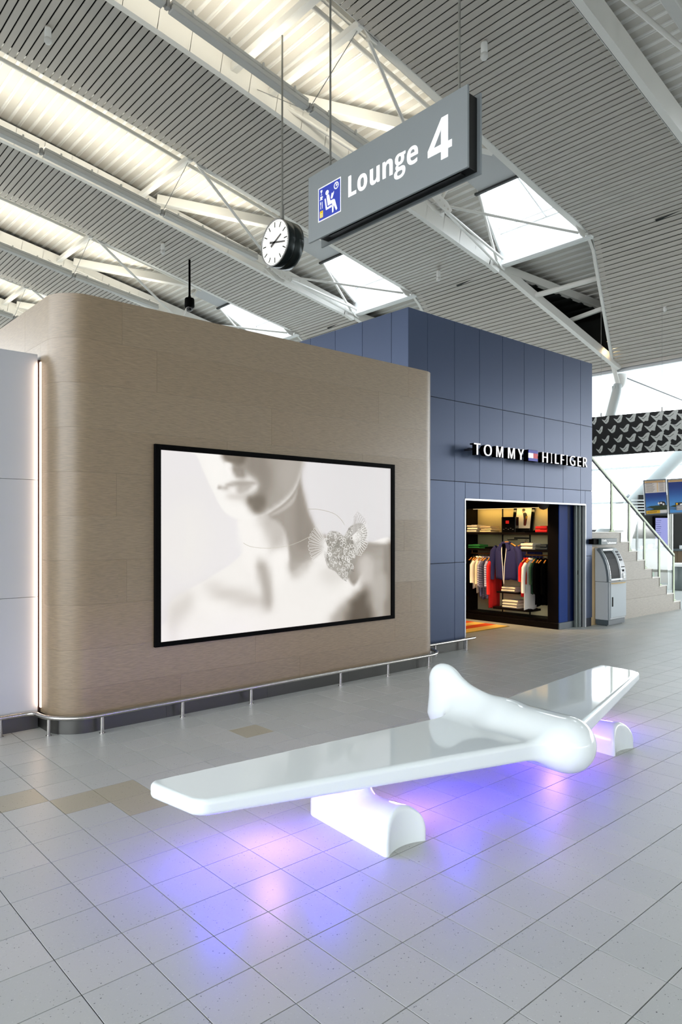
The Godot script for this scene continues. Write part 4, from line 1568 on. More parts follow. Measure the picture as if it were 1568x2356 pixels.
	for z in [-0.6, 0.0, 0.6]:
		s = st()
		tube(s, [Vector3(0, 0.0, z), Vector3(0.05, -0.1, z)], 0.035, 12)
		obj("spot_head", s, M.black, e)
		s = st()
		tube(s, [Vector3(0.05, -0.1, z), Vector3(0.053, -0.106, z)], 0.028, 12)
		obj("lamp", s, M.ledshop, e)
		var sp := SpotLight3D.new()
		put(sp, "lamp_light", e)
		sp.position = Vector3(0.06, -0.125, z)
		sp.look_at_from_position(e.position + sp.position, Vector3(11.55, 0.95, -8.1 + z * 1.1))
		sp.position = Vector3(0.06, -0.125, z)
		sp.spot_angle = 36
		sp.spot_angle_attenuation = 0.6
		sp.light_color = Color(1.0, 0.86, 0.66)
		sp.light_energy = SHOPSPOT
		sp.light_size = 0.03
		sp.shadow_enabled = true
	make_clothes()

# a shirt hanging on its hanger: y is up, x along the shoulders; thin in z
func shirt_shape(w: float, len_: float, thick: float, sleeve: float, flare: float, seed_: int) -> SurfaceTool:
	var s := SurfaceTool.new()
	s.begin(Mesh.PRIMITIVE_TRIANGLES)
	s.set_smooth_group(1)
	var rows := 14
	var cols := 20
	var ph := float(seed_) * 1.7
	var ring := func(t: float) -> Array:
		# t from 0 at the collar to 1 at the hem
		var hw: float = w * (lerpf(0.16, 0.5, smoothstep(0.0, 0.16, t)) if t < 0.16 else lerpf(0.5, 0.46 + flare, (t - 0.16) / 0.84))
		var y: float = -t * len_ if t > 0.12 else -t * len_ * 0.9
		var th: float = thick * (0.5 + 0.5 * smoothstep(0.0, 0.25, t))
		var out := []
		for k in cols:
			var a := TAU * k / cols
			var c := cos(a)
			var fold: float = sin(c * 9.0 + ph + t * 2.0) * thick * 0.25 * smoothstep(0.1, 0.6, t)
			out.append([Vector3(c * hw, y - absf(c) * (0.05 if t < 0.2 else 0.0) * w + sin(c * 5.0 + ph) * 0.015 * t, sin(a) * th + fold), Vector2(c * 0.5 + 0.5, t * 1.6)])
		return out
	var prev: Array = ring.call(0.0)
	for i in range(1, rows + 1):
		var cur: Array = ring.call(float(i) / rows)
		for k in cols:
			var k2 := (k + 1) % cols
			uvquad(s, [cur[k][0], cur[k2][0], prev[k2][0], prev[k][0]], [cur[k][1], cur[k2][1], prev[k2][1], prev[k][1]])
		prev = cur
	var c0 := Vector3(0, -len_ * 0.97, 0)
	for k in cols:
		var k2 := (k + 1) % cols
		uvtri(s, [prev[k2][0], prev[k][0], c0], [Vector2.ZERO, Vector2.ZERO, Vector2.ZERO])
	for sd in [-1.0, 1.0]:   # sleeves
		var pts := [Vector3(sd * w * 0.40, -0.09, 0), Vector3(sd * w * 0.53, -0.17, 0), Vector3(sd * w * 0.60, -0.17 - sleeve * 0.5, 0.01), Vector3(sd * w * 0.62, -0.17 - sleeve, 0.015)]
		var rr := [0.05, 0.075, 0.062, 0.055]
		var pr := []
		for i in 4:
			var d: Vector3 = (pts[mini(i + 1, 3)] - pts[maxi(i - 1, 0)]).normalized()
			var x := d.cross(Vector3(0, 0, 1)).normalized()
			var cur := []
			for k in 10:
				var a := TAU * k / 10
				cur.append([pts[i] + x * cos(a) * rr[i] + Vector3(0, 0, sin(a) * minf(rr[i], thick * 0.9)), Vector2(k / 10.0, i * 0.3)])
			if i > 0:
				for k in 10:
					var k2 := (k + 1) % 10
					uvquad(s, [cur[k][0], cur[k2][0], pr[k2][0], pr[k][0]], [cur[k][1], cur[k2][1], pr[k2][1], pr[k][1]])
			pr = cur
		for k in range(1, 9):
			uvtri(s, [pr[0][0], pr[k][0], pr[k + 1][0]], [Vector2.ZERO, Vector2.ZERO, Vector2.ZERO])
	return s

func collar_shape(w: float, thick: float) -> SurfaceTool:
	var s := st()
	var pts := []
	for i in 13:
		var a := TAU * i / 12 + PI / 2
		pts.append(Vector3(cos(a) * w * 0.15, 0.0 - sin(a) * 0.008, sin(a) * (thick * 0.7 + 0.012)))
	tube(s, pts, 0.018, 8, false)
	return s

func hanger(called_label: String, at: Vector3, turn: float, wd: float, group: String) -> void:
	var o := thing("clothes_hanger", called_label, "hanger", at, turn, group)
	var s := st()
	var pts := []
	for i in 9:
		var x := lerpf(-wd, wd, i / 8.0)
		pts.append(Vector3(x, -0.055 - 0.10 * pow(absf(x) / wd, 1.3) * wd / 0.2 * 0.8 + 0.02, 0))
	tube(s, pts, 0.012, 8)
	obj("wooden_bar", s, M.hanger, o)
	s = st()
	var h := []
	for i in 9:
		var a := lerpf(-PI * 0.5, PI * 0.95, i / 8.0)
		h.append(Vector3(cos(a) * 0.022, 0.0 + sin(a) * 0.022, 0))
	h.push_front(Vector3(0, -0.04, 0))
	tube(s, h, 0.0035, 6)
	obj("hook", s, M.steelrail, o)

func make_clothes() -> void:
	# left rail, then right rail: distance along it, kind, width, length, sleeve, material, label
	var list := [
		[-8.92, 0.44, 0.55, 0.28, M.blackcloth, "black short-sleeved shirt, first on the left clothes rail", "shirt"],
		[-8.86, 0.44, 0.56, 0.30, M.browncloth, "dark brown shirt, second on the left clothes rail", "shirt"],
		[-8.78, 0.46, 0.62, 0.34, M.whitecloth, "white shirt nearest the dark shirts on the left clothes rail", "shirt"],
		[-8.71, 0.46, 0.72, 0.36, M.creamcloth, "longer off-white shirt beside the checked shirts on the left clothes rail", "shirt"],
		[-8.63, 0.48, 0.80, 0.40, M.plaid, "blue and white checked shirt beside the white shirts, first of three", "shirt"],
		[-8.56, 0.48, 0.82, 0.42, M.plaid2, "dark checked shirt between the two blue checked ones on the left rail", "shirt"],
		[-8.49, 0.48, 0.80, 0.40, M.plaid, "blue and white checked shirt next to the red one on the left rail", "shirt"],
		[-8.40, 0.44, 1.0, 0.55, M.redcloth, "long bright red garment at the end of the left clothes rail", "coat"],
		[-7.66, 0.46, 0.72, 0.26, M.redcloth, "red shirt at the left end of the right clothes rail", "shirt"],
		[-7.60, 0.46, 0.86, 0.30, M.redcloth2, "orange-red long shirt between the red and the white one on the right rail", "shirt"],
		[-7.54, 0.58, 0.95, 0.46, M.whitecloth, "white shirt with rolled sleeves on the right clothes rail", "shirt"],
		[-7.45, 0.46, 0.66, 0.30, M.greenplaid, "dark green checked shirt beside the white one on the right rail", "shirt"],
		[-7.37, 0.50, 0.84, 0.44, M.blackcloth, "black coat next to the green checked shirt", "coat"],
		[-7.29, 0.50, 0.86, 0.46, M.blackcloth, "black coat in the middle of the three on the right rail", "coat"],
		[-7.21, 0.50, 0.84, 0.46, M.blackcloth, "black coat at the right end of the right clothes rail", "coat"],
	]
	var n := 0
	for q in list:
		var turn := 0.18 + 0.1 * sin(n * 2.3)
		var at := Vector3(11.6, 1.305, q[0])
		hanger("wooden clothes hanger holding the " + q[5].split(",")[0].split(" on the")[0].split(" at the")[0], at, turn, 0.19, "hangers on the left rail" if q[0] < -8.2 else "hangers on the right rail")
		var o := thing("hanging_" + q[6], q[5], q[6], at + Vector3(0, -0.045, 0), turn)
		obj("body", shirt_shape(q[1], q[2], 0.034, q[3], 0.04, n), q[4], o)
		obj("collar", collar_shape(q[1], 0.034), q[4], o)
		n += 1
	# the jacket shown flat on the front arm
	var at := Vector3(11.5, 1.615, -8.03)
	hanger("light wooden hanger holding the navy jacket at the front", at, PI / 2, 0.2, "")
	var j := thing("hanging_jacket", "navy blue zip jacket hung open on a front hanger, facing the doorway", "jacket", at + Vector3(-0.03, -0.05, 0), -PI / 2)
	obj("body", shirt_shape(0.54, 0.72, 0.07, 0.56, 0.0, 3), M.navycloth, j)
	obj("collar", collar_shape(0.6, 0.075), M.navycloth, j)
	for sd in [-1.0, 1.0]:   # the open front edges with their pale zip tapes
		var s := st()
		tube(s, [Vector3(sd * 0.06, -0.02, 0.06), Vector3(sd * 0.05, -0.2, 0.078), Vector3(sd * 0.025, -0.42, 0.084), Vector3(sd * 0.01, -0.72, 0.08), Vector3(0.0, -0.8, 0.075)], 0.007, 6)
		obj("zip", s, M.whitecloth, j)
		s = st()
		prism(s, pv([0.0, 0.0, sd * 0.085, -0.03, sd * 0.11, -0.13, sd * 0.04, -0.16]), 0.012, Vector3(sd * 0.03, 0.0, 0.066))
		obj("lapel", s, M.navycloth, j)
	var s := st()
	prism(s, pv([-0.045, -0.03, 0.045, -0.03, 0.02, -0.45, -0.02, -0.45]), 0.008, Vector3(0, 0, 0.068))
	obj("lining", s, M.blackcloth, j)
	var at2 := Vector3(11.72, 1.6, -7.74)
	hanger("wooden hanger holding the second navy jacket behind the first", at2, PI / 2, 0.2, "")
	j = thing("hanging_jacket", "second navy jacket hung behind and to the right of the open one", "jacket", at2 + Vector3(-0.03, -0.05, 0), -PI / 2 + 0.2)
	obj("body", shirt_shape(0.5, 0.6, 0.06, 0.4, 0.0, 6), M.navycloth, j)
	obj("collar", collar_shape(0.56, 0.065), M.navycloth, j)
	# folded garments
	var fold := func(label: String, at_: Vector3, size: Vector3, m: Material, turn: float) -> void:
		var o := thing("folded_garment", label, "garment", at_, turn)
		var f := st()
		var h := size.y
		var prof := PackedVector2Array()
		for i in 9:   # a soft fold at the front, loose edges behind
			var a := lerpf(-PI / 2, PI / 2, i / 8.0)
			prof.append(Vector2(size.x / 2 - h / 2 + cos(a) * h / 2, h / 2 + sin(a) * h / 2))
		prof.append(Vector2(-size.x / 2, h * 0.98))
		prof.append(Vector2(-size.x / 2 + 0.006, h * 0.55))
		prof.append(Vector2(-size.x / 2 - 0.004, h * 0.45))
		prof.append(Vector2(-size.x / 2, 0.0))
		prism(f, prof, size.z, Vector3(0, 0, size.z / 2), Basis(Vector3(-1, 0, 0), Vector3(0, 1, 0), Vector3(0, 0, -1)))
		obj("fold", f, m, o)
		f = st()
		bx(f, Vector3(0.0, h + 0.004, 0), Vector3(size.x * 0.55, 0.008, size.z * 0.5), 0.003)
		obj("top_layer", f, m, o)
	var stacks := [
		[1.765, -8.86, M.creamcloth, 3, "folded cream sweater in the left stack on the top shelf", 0.042, 0.26],
		[1.765, -8.52, M.tancloth, 3, "folded tan shirt in the second stack on the top shelf", 0.035, 0.26],
		[1.44, -8.82, M.greencloth, 2, "folded green checked shirt on the left middle shelf", 0.032, 0.28],
		[1.44, -8.38, M.blackcloth, 1, "folded black garment on the left middle shelf", 0.03, 0.3],
		[1.44, -7.56, M.creamcloth, 2, "folded white sweater on the right middle shelf", 0.055, 0.26],
		[1.44, -7.25, M.slatecloth, 2, "folded dark grey garment on the right middle shelf", 0.045, 0.24],
		[1.765, -7.25, M.redcloth, 2, "folded red sweater at the right end of the top shelf", 0.055, 0.24],
		[1.765, -7.5, M.blackcloth, 1, "folded black garment beside the framed print on the top shelf", 0.03, 0.2],
		[0.295, -7.95, M.creamcloth, 3, "folded cream trousers on the lowest shelf", 0.045, 0.34],
		[0.605, -8.0, M.creamcloth, 2, "folded patterned cream shirt on the small shelf under the navy jacket", 0.045, 0.3],
	]
	for q in stacks:
		var y: float = q[0]
		for i in q[3]:
			var pos: String = "" if q[3] == 1 else [", bottom one", ", upper one" if q[3] == 2 else ", middle one", ", top one"][i]
			fold.call(q[4] + pos, Vector3(11.62 + rng.randf_range(-0.015, 0.015), y, q[1] + rng.randf_range(-0.015, 0.015)), Vector3(0.3, q[5], q[6]), q[2], rng.randf_range(-0.06, 0.06))
			y += q[5] + 0.008
	# framed print and gift box on the top shelf
	var p := thing("framed_print", "black-framed print of a standing figure leaning on the top shelf", "picture", Vector3(11.72, 1.765, -7.83), -PI / 2)
	var tilt := Basis(Vector3(1, 0, 0), -0.16)
	s = st()
	for q in [[-0.24, 0.0, -0.17, 0.62], [0.17, 0.0, 0.24, 0.62], [-0.17, 0.0, 0.17, 0.08], [-0.17, 0.54, 0.17, 0.62]]:
		bx(s, tilt * Vector3((q[0] + q[2]) / 2, (q[1] + q[3]) / 2, 0), Vector3(q[2] - q[0], q[3] - q[1], 0.035), 0.006, tilt)
	obj("frame", s, M.blackgloss, p)
	s = SurfaceTool.new()
	s.begin(Mesh.PRIMITIVE_TRIANGLES)
	uvquad(s, [tilt * Vector3(-0.17, 0.08, 0.004), tilt * Vector3(0.17, 0.08, 0.004), tilt * Vector3(0.17, 0.54, 0.004), tilt * Vector3(-0.17, 0.54, 0.004)], [Vector2(0, 1), Vector2(1, 1), Vector2(1, 0), Vector2(0, 0)])
	var im := Image.create(128, 176, false, Image.FORMAT_RGBA8)
	im.fill(Color(0.90, 0.87, 0.80))
	paint(im, pv([56, 62, 74, 56, 88, 66, 96, 96, 92, 150, 70, 150, 66, 100]), Color(0.12, 0.10, 0.10), 1.0, 2)
	paint(im, pv([74, 104, 92, 100, 90, 156, 72, 156]), Color(0.35, 0.04, 0.04), 1.0, 2)
	paint(im, pv([80, 86, 98, 82, 94, 104, 84, 106]), Color(0.62, 0.48, 0.12), 1.0, 2)
	paint(im, ellipse(58, 46, 11, 14, 0.3), Color(0.72, 0.55, 0.45), 1.0, 2)
	paint(im, ellipse(60, 37, 13, 10, 0.2), Color(0.2, 0.13, 0.1), 1.0, 2)
	im.convert(Image.FORMAT_RGB8)
	var pm := mat(Color.WHITE, 0.5)
	pm.albedo_texture = tex_of(im)
	pm.texture_repeat = false
	obj("print", s, pm, p)
	var bxo := thing("gift_box", "black box with a red square label standing before the framed print", "box", Vector3(11.56, 1.765, -8.0), -PI / 2 + 0.1)
	s = st()
	bx(s, Vector3(0, 0.15, 0), Vector3(0.3, 0.3, 0.14), 0.006)
	obj("body", s, M.blackgloss, bxo)
	s = st()
	bx(s, Vector3(-0.02, 0.2, 0.071), Vector3(0.07, 0.06, 0.004))
	obj("red_label", s, M.redcloth, bxo)
	for i in 5:
		s = st()
		bx(s, Vector3(-0.1 + i * 0.05, 0.06 + 0.02 * (i % 2), 0.0705), Vector3(0.03, 0.012, 0.003))
		obj("print_line", s, M.darkgrey, bxo)

# ---------------------------------------------------------------- the bench
const BC := Vector3(4.25, 0, 0)

func bench_body(q: Vector3) -> float:
	var p := Vector3(absf(q.x - BC.x), q.y, q.z)
	# wings: a plank that tapers towards the tip
	var t := clampf(p.x / 2.45, 0, 1)
	var h := lerpf(0.066, 0.043, t)
	var lead := lerpf(-2.475, -3.135, t)
	var trail := lerpf(-3.34, -3.575, t)
	var mid := (lead + trail) / 2
	var half := (lead - trail) / 2
	var dz := (absf(p.z - mid) - half) * 0.96
	var tip := p.x + (p.z - mid) * 0.14 - 2.47
	var rc := 0.07
	var m := Vector2(maxf(dz + rc, 0), maxf(tip + rc, 0)).length() + minf(maxf(dz + rc, tip + rc), 0.0) - rc
	var rr := 0.026
	var yy := absf(p.y - (0.45 - h)) - h
	var w := Vector2(maxf(m + rr, 0), maxf(yy + rr, 0)).length() + minf(maxf(m + rr, yy + rr), 0.0) - rr
	# fuselage
	var f := capsule(p, Vector3(0, 0.39, -2.485), Vector3(0, 0.41, -2.95), 0.183, 0.178)
	f = smin(f, capsule(p, Vector3(0, 0.41, -2.95), Vector3(0, 0.42, -3.45), 0.17, 0.11), 0.06)
	# fin, flat across
	var g := Vector3(p.x * 1.75, p.y, p.z)
	var fin := capsule(g, Vector3(0, 0.44, -3.5), Vector3(0, 0.645, -3.565), 0.21, 0.125) * 0.62
	fin = smin(fin, capsule(g, Vector3(0, 0.62, -3.5), Vector3(0, 0.46, -3.1), 0.11, 0.1) * 0.62, 0.07)
	f = smin(f, fin, 0.13)
	return smin(w, f, 0.17)

func foot_shape(p: Vector3) -> float:
	# along z: the open end at z = 0 faces the viewer's side, the tail runs back to -0.8
	var base := capsule(Vector3(p.x, maxf(p.y, 0.06), p.z), Vector3(0, 0.06, 0.0), Vector3(0, 0.07, -0.66), 0.172, 0.12)
	var ridge := capsule(p, Vector3(0, 0.19, -0.44), Vector3(0, 0.22, -0.62), 0.07, 0.085)
	var neck := capsule(Vector3(p.x, p.y, p.z * 0.75), Vector3(0, 0.18, -0.27), Vector3(0, 0.33, -0.30), 0.042, 0.075)
	var d := smin(smin(base, ridge, 0.1), neck, 0.085)
	var hollow := Vector2(p.x, p.z - 0.27).length() - 0.285
	d = -smin(-d, hollow, 0.035)
	return d

func make_bench() -> void:
	var o := thing("aeroplane_bench", "glossy white bench shaped like a small aeroplane, glowing violet underneath", "bench")
	obj("wings_and_body", net(bench_body, Vector3(1.66, 0.15, -3.85), Vector3(6.84, 0.86, -2.18), 0.0145), M.gloss, o)
	var foot := net(foot_shape, Vector3(-0.25, -0.008, -0.95), Vector3(0.25, 0.45, 0.06), 0.0115)
	for x in [2.95, 5.56]:
		var f := obj("foot", foot, M.gloss, o)
		f.position = Vector3(x, 0, -2.765)
	for q in LEDS:
		var s := st()
		var under: float = 0.45 - 2.0 * lerpf(0.066, 0.043, clampf(absf(q[0] - BC.x) / 2.45, 0, 1))
		var y: float = under - 0.004
		tube(s, [Vector3(q[0], y + 0.012, q[1]), Vector3(q[0], y - 0.004, q[1])], 0.035, 16)
		obj("lamp", s, M.ledpink if q[2] > 0 else M.ledblue, o)
		var l := OmniLight3D.new()
		put(l, "lamp_light", o)
		l.position = Vector3(q[0], y - 0.035, q[1])
		l.light_color = Color(1.0, 0.72, 0.95) if q[2] > 0 else Color(0.2, 0.14, 1.0)
		l.light_energy = q[3]
		l.light_size = 0.09
		l.omni_range = 12.0
		l.omni_attenuation = 2.0
		l.shadow_enabled = true

# ---------------------------------------------------------------- stairs, cash machine, posts
const STZ := -6.76

func make_stairs() -> void:
	var o := thing("staircase", "straight staircase with a pale wood-look side climbing left behind the cash machine", "stairs")
	var s := SurfaceTool.new()
	var poly := PackedVector2Array()
	var xs := []
	for i in 9:
		xs.append(16.40 - i * 0.354)
	poly.append(Vector2(12.42, 0.0))
	poly.append(Vector2(16.38, 0.0))
	for i in 9:
		var y := 0.197 * (i + 1) - 0.02
		poly.append(Vector2(xs[i] - 0.02, y))
		poly.append(Vector2((xs[i + 1] if i < 8 else 12.42) - (0.02 if i < 8 else 0.0), y))
	poly[-1] = Vector2(12.42, 1.753)
	# the side is clad in wide boards with level joints
	var k := 0
	for row in [[0.0, 0.39], [0.3925, 0.78], [0.7825, 1.17], [1.1725, 1.56], [1.5625, 1.77]]:
		var cut := Geometry2D.intersect_polygons(poly, PackedVector2Array([Vector2(12, row[0]), Vector2(17, row[0]), Vector2(17, row[1]), Vector2(12, row[1])]))
		for c in cut:
			s = st()
			prism(s, c, 0.02, Vector3(0, 0, STZ - 0.02))
			obj("side_board", s, M.stairwood[k % 2], o)
			k += 1
	s = st()
	prism(s, poly, 2.0, Vector3(0, 0, STZ - 2.03))
	obj("core", s, M.woodcore, o)
	for i in 9:
		var y := 0.197 * (i + 1)
		var xa: float = xs[i]
		var xb: float = xs[i + 1] - 0.015 if i < 8 else 12.42
		s = st()
		span(s, Vector3(xb, y - 0.022, STZ - 2.05), Vector3(xa, y, STZ + 0.012), 0.004)
		obj("tread", s, M.tread, o)
		s = st()
		span(s, Vector3(xa - 0.02, y - 0.197, STZ - 2.05), Vector3(xa - 0.005, y - 0.022, STZ + 0.008), 0.003)
		obj("riser", s, M.riseredge, o)
	# balustrade
	var r := thing("stair_railing", "pale green framed glass balustrade along the near side of the staircase", "railing")
	var z := STZ - 0.09
	var posts := [[16.24, 0.197], [15.50, 0.591], [14.79, 0.985], [14.10, 1.379], [13.36, 1.773]]
	var railp := func(x: float) -> float: return 1.259 + (16.24 - x) * 0.532
	for q in posts:
		s = st()
		var x: float = q[0]
		span(s, Vector3(x - 0.035, q[1], z - 0.002), Vector3(x + 0.035, railp.call(x) + 0.01, z + 0.02), 0.004)
		bx(s, Vector3(x + 0.02, q[1] + 0.012, z), Vector3(0.16, 0.024, 0.05), 0.004)
		var po := obj("post", s, M.palegreen, r)
		s = st()
		span(s, Vector3(x - 0.05, q[1] + 0.03, z + 0.0), Vector3(x - 0.036, railp.call(x) - 0.03, z + 0.012))
		obj("seal", s, M.darkgrey, po)
	s = st()
	bar(s, Vector3(16.27, railp.call(16.27), z), Vector3(12.2, railp.call(12.2), z), 0.035, 0.055, 0.008)
	obj("handrail", s, M.palegreen, r)
	s = st()
	bar(s, Vector3(16.25, railp.call(16.25) - 0.045, z + 0.01), Vector3(12.2, railp.call(12.2) - 0.045, z + 0.01), 0.03, 0.02)
	obj("seal", s, M.darkgrey, r)
	for i in 5:
		var xa: float = posts[i][0] - 0.05
		var xb: float = posts[i + 1][0] + 0.04 if i < 4 else 12.3
		s = st()
		prism(s, PackedVector2Array([Vector2(xb, railp.call(xb) - 0.05), Vector2(xa, railp.call(xa) - 0.05), Vector2(xa, posts[i][1] + 0.06), Vector2(xa - 0.18, posts[i][1] + 0.06), Vector2(xb, (posts[i + 1][1] if i < 4 else 1.773) + 0.08)]), 0.008, Vector3(0, 0, z))
		obj("pane", s, M.railglass, r)

func make_atm() -> void:
	var o := thing("cash_machine", "grey free-standing cash machine with a curved dark-screened top, beside the stairs", "cash machine")
	var x0 := 12.50
	var x1 := 13.19
	var side := func(a: float, b: float, ins: float, pr: Array) -> SurfaceTool:
		var s := st()
		prism(s, pv(pr), b - a, Vector3(b, 0, 0), Basis(Vector3(0, 0, 1), Vector3(0, 1, 0), Vector3(-1, 0, 0)))
		return s
	# profile in (z, y): flat front below, the fascia bends back towards the top
	var upper := [-6.735, 0.835, -6.47, 0.835, -6.472, 0.93, -6.485, 1.04, -6.51, 1.15, -6.55, 1.26, -6.61, 1.37, -6.68, 1.455, -6.735, 1.47]
	obj("upper_body", side.call(x0, x1, 0.0, upper), M.atmlight, o)
	for e in [[x0 - 0.002, x0 + 0.05], [x1 - 0.24, x1 + 0.002]]:
		var s := st()
		var out := PackedVector2Array()
		var inn := PackedVector2Array()
		for i in range(2, upper.size() - 2, 2):
			out.append(Vector2(upper[i] + 0.012, upper[i + 1]))
			inn.append(Vector2(upper[i] - 0.03, upper[i + 1] - 0.015))
		inn.reverse()
		out.append_array(inn)
		prism(s, out, e[1] - e[0], Vector3(e[1], 0, 0), Basis(Vector3(0, 0, 1), Vector3(0, 1, 0), Vector3(-1, 0, 0)))
		obj("fascia_rim", s, M.atmdark if e[0] < 12.6 else M.atmlight, o)
	# dark recess with its hood and keypad ledge
	var s := st()
	var prof := [-6.462, 0.875, -6.465, 0.95, -6.478, 1.05, -6.502, 1.15, -6.54, 1.255, -6.59, 1.35, -6.65, 1.425]
	for i in range(0, prof.size() - 2, 2):
		quad(s, Vector3(x0 + 0.07, prof[i + 1], prof[i]), Vector3(x1 - 0.2, prof[i + 1], prof[i]), Vector3(x1 - 0.2, prof[i + 3], prof[i + 2]), Vector3(x0 + 0.07, prof[i + 3], prof[i + 2]))
	obj("screen_recess", s, M.atmscreen, o)
	for x in [x0 + 0.06, x1 - 0.2]:
		s = st()
		for i in range(0, prof.size() - 2, 2):
			bar(s, Vector3(x, prof[i + 1], prof[i] + 0.004), Vector3(x, prof[i + 3], prof[i + 2] + 0.004), 0.022, 0.024, 0.006)
		obj("silver_rim", s, M.silver, o)
	s = st()
	bar(s, Vector3(x0 + 0.06, 0.872, -6.452), Vector3(x1 - 0.19, 0.872, -6.452), 0.03, 0.03, 0.006)
	obj("silver_rim", s, M.silver, o)
	s = st()
	bx(s, Vector3((x0 + x1) / 2 - 0.09, 1.435, -6.645), Vector3(0.4, 0.05, 0.08), 0.015, Basis(Vector3(1, 0, 0), 0.5))
	obj("hood_lamp", s, M.silver, o)
	for i in 4:
		s = st()
		bx(s, Vector3(x1 - 0.095, 1.235 + i * 0.05, -6.523 - i * 0.026), Vector3(0.09, 0.035, 0.012), 0.002, Basis(Vector3(1, 0, 0), -0.42))
		obj("card_sign", s, M.navy, o)
	s = st()
	bx(s, Vector3(x1 - 0.095, 1.10, -6.478), Vector3(0.11, 0.012, 0.02), 0.002, Basis(Vector3(1, 0, 0), -0.2))
	bx(s, Vector3(x1 - 0.11, 1.03, -6.464), Vector3(0.035, 0.04, 0.02), 0.004)
	obj("card_slot", s, M.black, o)
	s = st()
	bx(s, Vector3(x1 - 0.10, 0.95, -6.453), Vector3(0.08, 0.05, 0.012), 0.003)
	obj("sticker", s, M.white, o)
	s = st()
	bx(s, Vector3(x1 - 0.10, 0.90, -6.450), Vector3(0.08, 0.035, 0.012), 0.003)
	obj("sticker", s, M.white, o)
	s = st()
	span(s, Vector3(x0, 0.11, -6.735), Vector3(x1 - 0.005, 0.828, -6.475), 0.006)
	obj("cabinet", s, M.atmlight, o)
	s = st()
	span(s, Vector3(x0 + 0.0, 0.11, -6.475), Vector3(x0 + 0.075, 0.83, -6.462), 0.004)
	obj("front_edge", s, M.atmdark, o)
	s = st()
	span(s, Vector3(x0 + 0.082, 0.15, -6.475), Vector3(x1 - 0.002, 0.815, -6.458), 0.004)
	var dr := obj("door", s, M.atmdoor, o)
	s = st()
	span(s, Vector3(x0 + 0.12, 0.36, -6.46), Vector3(x0 + 0.165, 0.54, -6.452), 0.004)
	obj("lock_plate", s, M.black, dr)
	s = st()
	var sh := pv([x0 + 0.085, -6.46, x0 + 0.1, -6.43, x0 + 0.25, -6.405, x0 + 0.45, -6.405, x0 + 0.6, -6.425, x1 - 0.02, -6.46])
	var neg := PackedVector2Array()
	for v in sh:
		neg.append(Vector2(v.x, -v.y))
	prism(s, neg, 0.02, Vector3(0, 0.79, 0), Basis(Vector3(1, 0, 0), Vector3(0, 0, -1), Vector3(0, 1, 0)))
	obj("ledge", s, M.tancloth, o)
	s = st()
	span(s, Vector3(x0 + 0.03, 0.0, -6.72), Vector3(x1 - 0.09, 0.03, -6.5))
	span(s, Vector3(x0 + 0.005, 0.02, -6.73), Vector3(x1 - 0.04, 0.11, -6.468), 0.004)
	obj("base", s, M.slatebase, o)
	var g := thing("cash_machine_sign", "small dark wall sign with pale lettering above the cash machine", "sign")
	s = st()
	span(s, Vector3(12.39, 1.535, -6.76), Vector3(13.0, 1.652, -6.55), 0.004)
	obj("box", s, M.signteal, g)
	s = st()
	span(s, Vector3(12.2, 1.545, -6.74), Vector3(12.385, 1.64, -6.6), 0.003)
	obj("bracket", s, M.black, g)
	place_text(text_mesh("Geldautomaat", 0.05, 0.003), "lettering", M.signwhite, g, Vector3(0, 0, -6.549), Vector3.RIGHT, 12.62, 12.97, 1.547, 1.585)
	place_text(text_mesh("Cash", 0.05, 0.003), "lettering", M.signwhite, g, Vector3(0, 0, -6.549), Vector3.RIGHT, 12.42, 12.58, 1.595, 1.63)
	var p := thing("wood_post", "narrow light wood panel standing between the blue shop box and the cash machine", "panel")
	s = st()
	span(s, Vector3(12.345, 0.0, -6.9), Vector3(12.43, 1.495, -6.73), 0.004)
	obj("edge_board", s, M.lightwood, p)
	s = st()
	span(s, Vector3(12.433, 0.0, -6.85), Vector3(12.62, 1.49, -6.745), 0.003)
	obj("face_board", s, M.lightwood, p)

